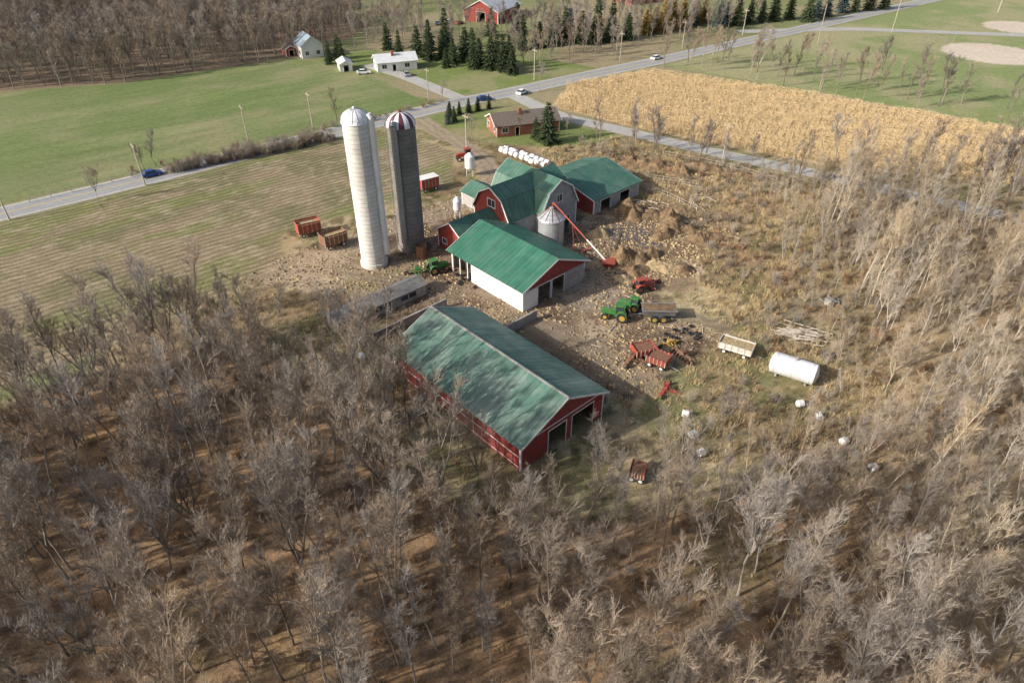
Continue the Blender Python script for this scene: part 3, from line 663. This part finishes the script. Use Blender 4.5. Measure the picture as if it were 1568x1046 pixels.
gam = lambda w, e, r: [(-w,e),(-w*.62,e+(r-e)*.66),(0,r),(w*.62,e+(r-e)*.66),(w,e)]
gb = empty('gambrel_dairy_barn', (0,0,0))
w1 = building('', (0,0), 0, gam(5.,5.,10.), 16, 'red', 'grey', 'roofC', ops={'near': [(-1,1,6.2,7.6),(-3.6,-2.6,2,3),(2.6,3.6,2,3)]}, parent=empty('red_wing', (-3.8,116.2,0), VROT-math.pi/2), oh=.4)
w2 = building('', (0,0), 0, gam(4.8,5.,10.3), 14, 'grey', 'greyy', 'roofC', ops={'near': [(-.7,.7,6,7.4),(-3.4,-2.4,1.8,2.8),(1,3,0,2.4)]}, parent=empty('grey_wing', (8.9,118.9,0), VROT), oh=.35)
w1.parent = gb; w2.parent = gb
lb = building('green_roofed_cattle_barn', (9.9,132.8), VROT-math.pi/2, [(-6,3.6),(0,5.4),(9.5,3.2)], 14, 'red', 'greyy', 'roofC', ops={'far': [(-2,2,0,2.8),(5,6.2,1.2,2.2)], 'right': [(2,5,0,2.4),(8,11,0,2.4)], 'near': [(2,4,0,2.4)]}, oh=.5)
ll = building('red_milk_house', (-10.9,110.1), VROT-math.pi/2, [(-4,3.4),(0,6.),(4,3.4)], 9.5, 'red', 'red', 'roofC', ops={'near': [(-2.6,-1.4,1.1,2.1),(.6,1.8,0,2.1)], 'right': [(1.5,2.7,1.2,2.1),(5,6.2,1.2,2.1)]}, oh=.4)
ls = building('green_lean_to_shed', (-2.0,126.5), VROT, [(-3,2.8),(0,4.2),(3,2.8)], 9, 'grey', 'greyy', 'roofC', ops={'near': [(-1,1,0,2.2)]}, oh=.3)
bk = building('low_feed_bunk_shed', (-27.4,86.0), VROT-math.pi/2, [(-1.7,1.9),(-.3,2.4),(1.7,1.8)], 16.5, 'conc', 'conc', 'tarp', trim='conc', ops={'right': [(1.5,4.5,.6,1.5),(6.5,9.5,.6,1.5),(11.5,14.5,.6,1.5)]}, oh=.2)

def silo(name, x, y, r, h, bodym, mats, striped, chute_ang):
    e = empty(name, (x, y, 0)); M = MB()
    M.lathe([(r+.25,-.1),(r+.25,.7),(r,.7),(r,h)], 48); M.obj('stave_wall', [bodym], e, smooth=False)
    M = MB()
    z = .9
    while z < h: M.lathe([(r+.001,z),(r+.035,z),(r+.035,z+.05),(r+.001,z+.05)], 48); z += .76
    M.obj('steel_hoops', [bodym if not striped else 'siloD'], e)
    M = MB(); hh = r*.82; pr = [(r+.14,h-.25),(r+.14,h)]+[((r+.1)*math.cos(a), h+hh*math.sin(a)) for a in [i*math.pi/2/8 for i in range(9)]]
    M.lathe(pr, 32, mfun=(lambda i, k: (1 if (i//2) % 2 else 0)))
    M.cyl((0,0,h+hh-.05),(0,0,h+hh+.3),.3,.2,10)
    M.obj('dome_roof', mats, e, smooth=not striped)
    if not striped:
        M = MB()
        for i in range(16):
            t = i*math.pi/8
            pp = [((r+.12)*math.cos(a)*math.cos(t), (r+.12)*math.cos(a)*math.sin(t), h+(hh+.02)*math.sin(a)) for a in [k*math.pi/2/6 for k in range(7)]]
            for a_, b_ in zip(pp[:-1], pp[1:]): M.cyl(a_, b_, .035, .035, 4)
        M.obj('dome_ribs', ['steel'], e)
    M = MB(); cx, cy = math.cos(chute_ang), math.sin(chute_ang)
    M.cyl(((r+.35)*cx,(r+.35)*cy,2.2),((r+.35)*cx,(r+.35)*cy,h+.4),.55,.55,12,0); M.cyl(((r+.35)*cx,(r+.35)*cy,h+.4),((r+.1)*cx,(r+.1)*cy,h+1.1),.55,.4,12,0)
    M.obj('unloading_chute', ['white' if not striped else 'steel'], e)
    M = MB(); ca = chute_ang-1.1; cx, cy = math.cos(ca), math.sin(ca)
    M.cyl(((r+.3)*cx,(r+.3)*cy,.2),((r+.3)*cx,(r+.3)*cy,h+.3),.08,.08,6)
    M.obj('filler_pipe', ['steel'], e)
    return e
silo('concrete_silo', -24.4, 106.2, 2.15, 25.4, 'siloW', ['dome', 'dome'], False, -.15)
silo('striped_dome_silo', -18.4, 112.4, 2.35, 22.8, 'siloD', ['maroon', 'dome'], True, -1.9)
e = empty('grain_bin', (7.2,113.9,0)); M = MB(); M.lathe([(2.4,0),(2.4,5.2)], 32); M.obj('bin_wall', ['galv'], e)
M = MB(); M.lathe([(2.6,5.1),(2.5,5.3),(.45,6.9),(.45,7.1),(.05,7.25)], 24)
M.obj('conical_roof', ['galv'], e)
M = MB()
for i in range(12):
    t = i*math.pi/6; M.cyl((2.5*math.cos(t),2.5*math.sin(t),5.36),(.45*math.cos(t),.45*math.sin(t),6.96),.05,.05,4)
M.obj('roof_ribs', ['rust'], e)
e = empty('grain_auger', (0,0,0)); A = Vector((7.4,113.7,8.2)); B = Vector((16.8,105.4,.6)); M = MB()
n = 8
for i in range(n): M.cyl(A.lerp(B, i/n), A.lerp(B, (i+1)/n), .15, .15, 8, 0 if i < 5 else 1)
M.cyl(A, A+Vector((0,0,-.9)), .16,.16,8,0); M.obj('tube', ['tred', 'white'], e)
M = MB(); mid = A.lerp(B, .5)
for s in (-1, 1):
    o = Vector((.66,.75,0))*s*1.1; M.cyl(A.lerp(B, .35), Vector((mid.x,mid.y,.5))+o, .05,.05,5,0); M.cyl(A.lerp(B, .75), Vector((mid.x,mid.y,.5))+o, .05,.05,5,0)
    M.cyl(Vector((mid.x,mid.y,.45))+o*1.05, Vector((mid.x,mid.y,.45))+o*1.25, .45,.45,14,1)
M.obj('undercarriage', ['tred', 'rubber'], e)
M = MB(); M.hexa([(16,104.6,.1),(17.6,104.4,.1),(17.9,106,.1),(16.3,106.2,.1),(15.7,104.2,1.),(18,104,1.),(18.3,106.4,1.),(16,106.6,1.)]); M.obj('hopper', ['tred'], e)
e = empty('small_stave_tank', (-16.2,108.4,0)); M = MB(); M.lathe([(1.,0),(1.,2.4),(.95,2.4),(.95,2.0),(0.02,2.0)], 20); M.lathe([(1.04,.6),(1.04,.7)],20,0); M.lathe([(1.04,1.6),(1.04,1.7)],20,0); M.obj('tank', ['rust'], e)
def feedbin(name, x, y, r, h):
    e = empty(name, (x,y,0)); M = MB(); M.lathe([(.3,1.),(r,1.9),(r,h-.7),(.3,h),(.02,h+.05)], 18)
    for t in (0.8,2.4,3.9,5.5): M.cyl((.88*r*math.cos(t),.88*r*math.sin(t),0),(.88*r*math.cos(t),.88*r*math.sin(t),2.),.06,.06,5)
    M.obj('bin', ['dome'], e)
feedbin('white_feed_bin', -10.8, 124.5, .8, 4.4); feedbin('white_feed_tank', -9.4, 146., 1.1, 5.2)
def seg_wall(M, p, q, h, w=.3, mi=0):
    p = Vector(p); q = Vector(q); d = (q-p).normalized(); nn = Vector((-d.y, d.x))*w/2
    M.hexa([(*(p-nn),0),(*(q-nn),0),(*(q+nn),0),(*(p+nn),0),(*(p-nn),h),(*(q-nn),h),(*(q+nn),h),(*(p+nn),h)], mi)
M = MB(); seg_wall(M, (-22.5,80.8), (-10.5,92.2), 1.5); M.obj('bunker_silo_wall', ['conc'])

# ------------------------------------------------------------------ houses
def house(name, loc, rot, W, L, e_, r_, wm, rm):
    h = building(name, loc, rot, [(0,e_),(W/2,r_),(W,e_)], L, wm, wm, rm, ops={'near': [(1.2,2.4,1.,2.2),(W-2.4,W-1.2,1.,2.2)], 'right': [(1.5,3,1.,2.2),(5,6,0,2.1),(L-4,L-2.4,1.,2.2)], 'left': [(2,3.5,1.,2.2),(L-4,L-2.5,1.,2.2)], 'far': [(2,3,1,2.2)]}, oh=.5)
    M = MB(); M.box(W*.5+.6,W*.5+1.4,L*.4,L*.4+.8,e_,r_+1.); M.obj('chimney', ['brick'], h); return h
house('brick_bungalow', (-6.5,178.5), math.radians(-72), 8.5, 17, 2.9, 4.8, 'brick', 'shing')
house('white_house', (-72.5,249), math.radians(30), 7.5, 9, 4.2, 7., 'white', 'shingB')
house('white_bungalow', (-46,238), math.radians(-70), 7, 13, 3, 4.8, 'white', 'roofW')
building('small_red_outbuilding', (-79,252), math.radians(30), [(0,2.4),(2,3.6),(4,2.4)], 5, 'red', 'redy', 'shing', ops={'near': [(1.2,2.8,0,2)]})
building('red_hay_barn', (-13,309), math.radians(-25), [(-8,4.5),(0,8.5),(8,4.5)], 22, 'red', 'redy', 'roofW', ops={'near': [(-2,2,0,4)], 'left': [(4,6,1,2),(12,14,1,2)]})
building('red_pole_barn', (52,352), math.radians(-60), [(-6,4.),(0,6.5),(6,4.)], 20, 'red', 'redy', 'roofW', ops={'near': [(-2,2,0,3.5)]})
building('garden_shed', (-56,232), math.radians(20), [(0,2.4),(2,3.4),(4,2.4)], 6, 'white', 'white', 'roofW', ops={'near': [(1.2,2.8,0,2)]})

# ------------------------------------------------------------------ vehicles and machines
def wheel(M, x, y, r, w, mi_t, mi_h):
    M.cyl((x,y-w/2,r),(x,y+w/2,r),r,r,18,mi_t); M.cyl((x,y-w/2-.02,r),(x,y+w/2+.02,r),r*.55,r*.55,12,mi_h)
def tractor(name, x, y, rot, body='tgreen', hub='yellow', s=1.):
    e = empty(name, (x,y,0), rot, s); M = MB()
    M.prism([(.3,.9),(2.5,.85),(2.55,1.45),(2.3,1.65),(.3,1.8)], -.42,.42,0); M.box(-1.,.5,-.5,.5,.7,1.3,0)
    for sg in (-1, 1):
        M.prism([(-1.5,1.1),(-1.35,1.75),(-.9,1.95),(-.1,1.8),(.1,1.2),(.0,1.2),(-.2,1.65),(-.9,1.8),(-1.25,1.6),(-1.4,1.1)], sg*.95-.27, sg*.95+.27, 0)
    M.obj('body', [body], e)
    M = MB(); M.hexa([(-1.1,-.6,1.3),(.4,-.6,1.3),(.4,.6,1.3),(-1.1,.6,1.3),(-1.,-.55,2.55),(.25,-.55,2.55),(.25,.55,2.55),(-1.,.55,2.55)]); M.obj('cab_glass', ['glass'], e)
    M = MB(); M.box(-1.15,.4,-.68,.68,2.56,2.75)
    for a in (-1.08,.3):
        for b_ in (-.6,.6): M.cyl((a,b_,1.3),(a*.93,b_*.93,2.6),.05,.05,5)
    M.obj('cab_roof_and_posts', [body], e)
    M = MB()
    for sg in (-1, 1): wheel(M, -.8, sg*.95, .85, .5, 0, 1); wheel(M, 1.9, sg*.8, .55, .34, 0, 1)
    M.obj('wheels', ['rubber', hub], e)
    M = MB(); M.cyl((1.5,.2,1.6),(1.5,.2,2.5),.05,.05,8); M.box(2.55,2.75,-.35,.35,.7,1.2); M.box(1.7,2.1,-.75,.75,.5,.65); M.obj('exhaust_and_axle', ['steel'], e)
    return e
tractor('green_tractor', 16.5, 88.7, math.radians(165)); tractor('green_tractor', 19.2,91.3, math.radians(150), s=.85)
tractor('green_tractor', -13.2,103.2, math.radians(30), s=.9); tractor('red_tractor', -10.8,155.5, math.radians(200), 'tred', 'white'); tractor('red_tractor', 21.5,97, math.radians(20), 'tred', 'rust', s=.85)
def spreader(name, x, y, rot, bm='tgreen'):
    e = empty(name, (x,y,0), rot); M = MB()
    M.hexa([(-2.6,-.7,.9),(2.3,-.7,.9),(2.3,.7,.9),(-2.6,.7,.9),(-2.8,-1.15,2.05),(2.5,-1.15,2.05),(2.5,1.15,2.05),(-2.8,1.15,2.05)]); M.box(-2.9,2.6,-1.25,-1.15,1.95,2.1); M.box(-2.9,2.6,1.15,1.25,1.95,2.1)
    M.obj('tub', [bm], e); M = MB(); M.box(-2.75,2.4,-1.05,1.05,2.05,2.09); M.obj('load', ['manure'], e)
    M = MB()
    for sg in (-1, 1): wheel(M, -.9, sg*1.35, .62, .4, 0, 1); wheel(M, .5, sg*1.35, .62, .4, 0, 1)
    M.obj('wheels', ['rubber', 'yellow'], e); M = MB(); M.cyl((-2.7,0,.8),(-4.3,0,.6),.07,.07,6); M.box(-1.1,.7,-1.3,1.3,.6,.75); M.obj('drawbar', ['steel'], e)
spreader('manure_spreader', 23.0, 88.8, math.radians(-2), 'steel')
def wagon(name, x, y, rot, col_='tred', L=5.2, h=2., roof=False, load='straw'):
    e = empty(name, (x,y,0), rot); M = MB(); w = 1.15
    M.box(-L/2,L/2,-w,w,.85,1.,0)
    for sg in (-1, 1):
        for k in range(5): M.box(-L/2,L/2,sg*w-.03,sg*w+.03,1.+k*h/5+.02,1.+(k+1)*h/5-.07,0)
        for k in range(6): M.box(-L/2+k*(L-.1)/5,-L/2+.1+k*(L-.1)/5,sg*(w+.035)-.04,sg*(w+.035)+.04,.9,1.+h,1)
    for xx in (-L/2, L/2-.06): M.box(xx,xx+.06,-w+.04,w-.04,1.,1.+h*.95,0)
    if roof: M.box(-L/2-.1,L/2+.1,-w-.1,w+.1,1.+h,1.08+h,2)
    M.obj('box_and_stakes', [col_, 'wood', 'white'], e)
    M = MB(); M.box(-L/2+.08,L/2-.08,-w+.05,w-.05,1.,1.+h*.7); M.obj('load', [load], e)
    M = MB()
    for sg in (-1, 1): wheel(M, -L*.3, sg*.95, .42, .28, 0, 1); wheel(M, L*.3, sg*.95, .42, .28, 0, 1)
    M.obj('wheels', ['rubber', 'white'], e); M = MB(); M.cyl((L/2,0,.6),(L/2+1.6,0,.4),.05,.05,6); M.box(-L*.35,L*.35,-.1,.1,.45,.85); M.obj('running_gear', ['steel'], e)
wagon('forage_wagon', -38.6,117.3, math.radians(30), 'tred', L=4.4); wagon('forage_wagon', -32.8,112.6, math.radians(40), 'rust', L=4.6); wagon('forage_wagon', -18,138, math.radians(35), 'tred', L=4.2, roof=True)
wagon('flat_white_wagon', 32.6,79.8, math.radians(-30), 'white', L=4.8, h=.9); wagon('red_gravity_wagon', 19.,79., math.radians(15), 'tred', L=3.2, h=.9, load='rust'); wagon('red_gravity_wagon', 20.8,76.8, math.radians(-35), 'tred', L=3., h=.9, load='rust')
wagon('small_red_cart', 14.7,55.6, math.radians(-20), 'tred', L=1.8, h=.6, load='rust')
def implement(name, x, y, rot, m1, m2='rust', s=1.):
    e = empty(name, (x,y,0), rot, s); M = MB()
    M.cyl((-1.8,0,.8),(1.8,0,.8),.09,.09,6); M.cyl((0,0,.8),(0,-2.2,.5),.08,.08,6); M.cyl((-.9,0,.8),(0,-2.,.5),.06,.06,5); M.cyl((.9,0,.8),(0,-2.,.5),.06,.06,5); M.cyl((-.6,.3,.8),(-.2,.5,1.9),.07,.07,5); M.box(-.5,.5,-.2,.4,.85,1.25)
    for i in range(7): M.cyl((-1.7+i*.56,.05,.8),(-1.7+i*.56,.5,.1),.05,.03,5); M.cyl((-1.72+i*.56,.4,.3),(-1.68+i*.56,.4,.3),.3,.3,12)
    M.obj('frame_and_tines', [m1], e); M = MB(); wheel(M, -2., 0, .4, .2, 0, 1); wheel(M, 2., 0, .4, .2, 0, 1); M.obj('wheels', ['rubber', m2], e)
implement('field_cultivator', 20.9,71., math.radians(60), 'tred', s=.85); implement('yellow_hay_rake', 23.4,81.5, math.radians(20), 'yellow', s=.8); implement('old_seed_drill', 17.4,77.8, 1., 'rust'); implement('red_hay_mower', 23,98.5, .4, 'tred'); implement('disc_harrow', 24.6,78.6, 2.1, 'rust')
implement('old_plough', -10.2,104.2, .8, 'rust'); implement('green_planter', -16.2,102.4, .2, 'tgreen')
def car(name, x, y, rot, m):
    e = empty(name, (x,y,0), rot); M = MB()
    M.prism([(-2.2,.35),(-2.25,.8),(-2.1,.95),(-1.4,1.),(1.,.98),(2.05,.8),(2.2,.6),(2.2,.35)], -.88,.88); M.obj('body', [m], e)
    M = MB(); M.hexa([(-1.7,-.8,.98),(1.05,-.8,.98),(1.05,.8,.98),(-1.7,.8,.98),(-1.25,-.64,1.42),(.3,-.64,1.42),(.3,.64,1.42),(-1.25,.64,1.42)]); M.obj('windows', ['glass'], e)
    M = MB(); M.box(-1.28,.33,-.66,.66,1.423,1.47); M.obj('roof', [m], e); M = MB()
    for a in (-1.35,1.35):
        for sg in (-1, 1): wheel(M, a, sg*.8, .33, .22, 0, 1)
    M.obj('wheels', ['rubber', 'steel'], e)
RA = math.atan2(.64,.77)
car('blue_car', -80.6,145.6, RA, 'carblue'); car('dark_car', -8,201.5, .3, 'carblue'); car('white_car', 3,208., RA+.3, 'carwhite'); car('white_car', 50,248.5, RA, 'carwhite'); car('silver_car', -34,228, 2., 'carsilv'); car('white_car', -48,230, .2, 'carwhite'); car('white_car', -26,308, .5, 'carwhite'); car('silver_car', -30,305, .2, 'carsilv'); car('red_car', -22,306, 1., 'tred')
def bale(M, x, y, r, w, ang, z=0):
    d = Vector((math.cos(ang), math.sin(ang), 0)); c = Vector((x,y,r+z)); a = .12
    for p, q, r0, r1 in ((-w/2,-w/2+a,r-a,r),(-w/2+a,w/2-a,r,r),(w/2-a,w/2,r,r-a)): M.cyl(c+d*p, c+d*q, r0, r1, 16, 0)
M = MB()
for i in range(9):
    for j in range(2):
        p = Vector((-2.5,160)).lerp(Vector((7.2,150.6)), i/8)+Vector((.7,.7))*(j*1.5+R.uniform(-.15,.15))+Vector((R.gauss(0,.12), R.gauss(0,.12))); bale(M, p.x, p.y, R.uniform(.62,.72), R.uniform(1.15,1.3), math.radians(-44)+R.gauss(0,.12))
M.obj('row_of_wrapped_bales', ['wrap'])
for x, y in [(38,68),(39.6,65.6),(22.5,66),(22.6,62.2),(41,61),(42.7,56.6),(50.8,92.6),(-21.6,78.3),(22.9,59)]:
    M = MB(); bale(M, x, y, .5, .95, R.uniform(0,3)); M.obj('wrapped_bale', ['wrap'])
e = empty('white_storage_tank', (39,74.2,0), math.radians(-32)); M = MB(); M.lathe([(.02,-3.3),(.9,-3.15),(1.45,-2.9),(1.5,-2.8),(1.5,2.8),(1.45,2.9),(.9,3.15),(.02,3.3)], 28)
o = M.obj('tank_shell', ['roofW'], e); o.rotation_euler = (0, math.pi/2, 0); o.location = (0,0,1.55)
M = MB()
for a in (-2.4,0,2.4): M.lathe([(1.502,a-.02),(1.515,a-.02),(1.515,a+.02),(1.502,a+.02)], 28)
o = M.obj('weld_bands', ['steel'], e); o.rotation_euler = (0, math.pi/2, 0); o.location = (0,0,1.55)
M = MB()
for a in (-2,2): M.box(a-.15,a+.15,-1.1,1.1,0,.5)
M.cyl((0,0,3.),(0,0,3.3),.3,.3,10); M.obj('cradle_and_hatch', ['conc'], e)
M = MB()
for i in range(60):
    a = R.uniform(-.6,.2) if R.random() < .8 else R.uniform(0,3); c = Vector((43.5+R.gauss(0,1.4), 84+R.gauss(0,1.), .1+R.random()*.6)); d = Vector((math.cos(a), math.sin(a), R.gauss(0,.06)))*R.uniform(1,2.2); M.cyl(c-d, c+d, .09,.08,5)
M.obj('lumber_pile', ['wood'])
M = MB()
for i in range(14): 
    c = Vector((51.5+R.gauss(0,.8), 93.5+R.gauss(0,.5), .3)); a = R.uniform(0,3); d = Vector((math.cos(a), math.sin(a), 0))*.8; M.cyl(c-d, c+d, .12,.12,6)
M.obj('scrap_metal_pile', ['steel'])
M = MB()
for i in range(34):
    c = Vector((27+R.uniform(-3,16), 138+R.uniform(-18,8), .12)); a = R.uniform(0,3); d = Vector((math.cos(a), math.sin(a), 0))*R.uniform(.5,2.); M.cyl(c-d, c+d, .09,.08,5)
for i in range(40):
    c = Vector((24+R.uniform(-12,10), 84+R.uniform(-8,12), .1)); a = R.uniform(0,3); d = Vector((math.cos(a), math.sin(a), 0))*R.uniform(.2,1.); M.cyl(c-d, c+d, .07,.06,5)
M.obj('scattered_planks', ['wood'])
M = MB()
for i in range(26):
    cx, cy = (26+R.gauss(0,1.6), 84+R.gauss(0,1.2)) if i < 14 else (-8+R.gauss(0,2), 101+R.gauss(0,1.2)); M.lathe([(.18,.02),(.38,0.),(.42,.12),(.38,.24),(.18,.22)], 12, c=(cx, cy))
M.obj('discarded_tyres', ['rubber'])
def mound(name, x, y, rx, ry, h, m, rot=0, seed=1):
    n = 40; g = np.linspace(-1.25,1.25,n); A, B = np.meshgrid(g, g); wx = A+(fbm(A*rx+x, B*ry+y, 3, seed+90, 2)-.5)*.9; wy = B+(fbm(A*rx+x, B*ry+y, 3, seed+70, 2)-.5)*.9
    r = np.hypot(wx, wy); nz = fbm(A*rx+x, B*ry+y, 1.6, seed*7+300, 5); z = h*np.clip(1-r**1.3, -.3, 1)*(.35+nz*1.3)-.05
    v = [(a*rx, b_*ry, c) for a, b_, c in zip(A.ravel(), B.ravel(), z.ravel())]; M = MB(); M.v = v
    for i in range(n-1):
        for j in range(n-1): M.f.append((i*n+j, i*n+j+1, (i+1)*n+j+1, (i+1)*n+j)); M.m.append(0)
    M.obj(name, [m], None, (x,y,0), rot)
for i, (x, y, rx, ry, h, m) in enumerate([(20,107,3.8,3.4,2.8,'manure'),(31.4,121.3,5,4,2.8,'manure'),(24,127,5,3,2.4,'manure'),(32.6,151.5,5,3,2.,'manure'),(26,105,3.5,2.5,1.1,'straw'),(30,104,3,2,1.,'manure'),(16.4,117,2.4,2,1.5,'straw'),(38,147,5,3,1.8,'manure'),(28,154,5,3,1.6,'manure'),(44,150,4,2.6,1.4,'manure'),(-2,97.5,1.6,1.2,.6,'straw'),(36,116,4,3,1.5,'manure'),(28,125,3,2.5,1.6,'manure'),(22,103.5,2.5,2,1.2,'manure'),(34,127,3,2,1.4,'manure'),(25,109,2.5,2,1.3,'manure'),(29,117,3,2.2,1.4,'manure'),(19,100.5,2,1.6,.8,'straw')]):
    mound('straw_pile' if m == 'straw' else 'manure_pile', x, y, rx, ry, h, m, R.uniform(0,3), i)
m, nt, b = new_mat('wet_slurry'); b.inputs['Base Color'].default_value = (.13,.105,.09,1); b.inputs['Roughness'].default_value = .15; MT['wet'] = m
def sheet(name, cx, cy, rx, ry, m, z, seed):
    M = MB(); pts = []
    for i in range(64):
        t = 2*math.pi*i/64; k = .5+1.*float(fbm(np.array([math.cos(t)*1.5+seed*9]), np.array([math.sin(t)*1.5]), .8, seed, 4)[0]); pts.append((cx+rx*k*math.cos(t), cy+ry*k*math.sin(t), z))
    M.poly(pts); M.obj(name, [m])
sheet('barnyard_puddle', 22,117.2,4.6,2.6,'wet',.05,4); sheet('mud_puddle', 25.5,113.,2.4,1.3,'wet',.05,7)
def fence(name, pts, sp=3., h=1.3, rails=2, m='wood'):
    M = MB(); ps = resample(pts, sp, 1)
    for p in ps: M.cyl((p.x,p.y,-.1),(p.x,p.y,h),.08,.07,5)
    for a, b_ in zip(ps[:-1], ps[1:]):
        for k in range(rails): z = h*(.45+.45*k); M.cyl((a.x,a.y,z),(b_.x,b_.y,z),.035,.035,4)
    M.obj(name, [m])
fence('paddock_fence', [(27,140),(33,134),(38,126),(36,132),(44,138)]); fence('paddock_fence', [(36,158),(50,150),(58,142)]); fence('paddock_fence', [(22,146),(30,144),(40,140)]); fence('roadside_fence', [(-100,131.5),(-64,163.5),(-46,179)], 4)
def pole(x, y, h=9.5, arm=True, rot=RA):
    e = empty('utility_pole', (x,y,0), rot); M = MB(); M.cyl((0,0,-.2),(0,0,h),.16,.11,8)
    if arm:
        M.box(-.06,.06,-1.1,1.1,h-.8,h-.66)
        for k in (-1,0,1): M.cyl((0,k,h-.66),(0,k,h-.45),.05,.05,6)
    M.obj('pole_and_crossarm', ['wood'], e)
for x, y in [(-99.5,123.5),(-80,140.5),(-65.5,166.5),(-52,177),(-24,200),(7,223),(37,246),(62,264),(90,286),(49,153.5),(31,168),(-10.9,159.7)]: pole(x, y)
for x, y in [(113,269),(150,290),(196,262),(215,330)]: pole(x, y, 14, False)
fence('ballpark_fence', [(150,268),(158,272),(166,274)], 3, 3, 2, 'steel')

# ------------------------------------------------------------------ light, sky, camera
w = bpy.data.worlds.new('World'); SC.world = w; w.use_nodes = True; nt = w.node_tree; bg = nt.nodes['Background']
sky = nt.nodes.new('ShaderNodeTexSky'); sky.sky_type = 'NISHITA'; sky.sun_disc = False; sky.sun_elevation = SUN_EL; sky.sun_rotation = SUN_AZ % (2*math.pi); sky.dust_density = 4.
nt.links.new(sky.outputs[0], bg.inputs[0]); bg.inputs[1].default_value = .15
ld = bpy.data.lights.new('sun', 'SUN'); ld.energy = 5.; ld.angle = math.radians(.8); ld.color = (1., .95, .87); lo = bpy.data.objects.new('sun', ld); COLL.objects.link(lo)
sd = Vector((math.sin(SUN_AZ)*math.cos(SUN_EL), math.cos(SUN_AZ)*math.cos(SUN_EL), math.sin(SUN_EL))); lo.rotation_euler = (-sd).to_track_quat('-Z', 'Y').to_euler()
cd = bpy.data.cameras.new('camera'); cd.lens = 24; cd.sensor_width = 36; cd.clip_end = 6000; cd.clip_start = .5; co_ = bpy.data.objects.new('camera', cd); COLL.objects.link(co_)
co_.location = (0,0,60); co_.rotation_euler = (math.radians(54),0,0); SC.camera = co_
SC.view_settings.view_transform = 'Standard'; SC.view_settings.look = 'None'; SC.view_settings.exposure = 0
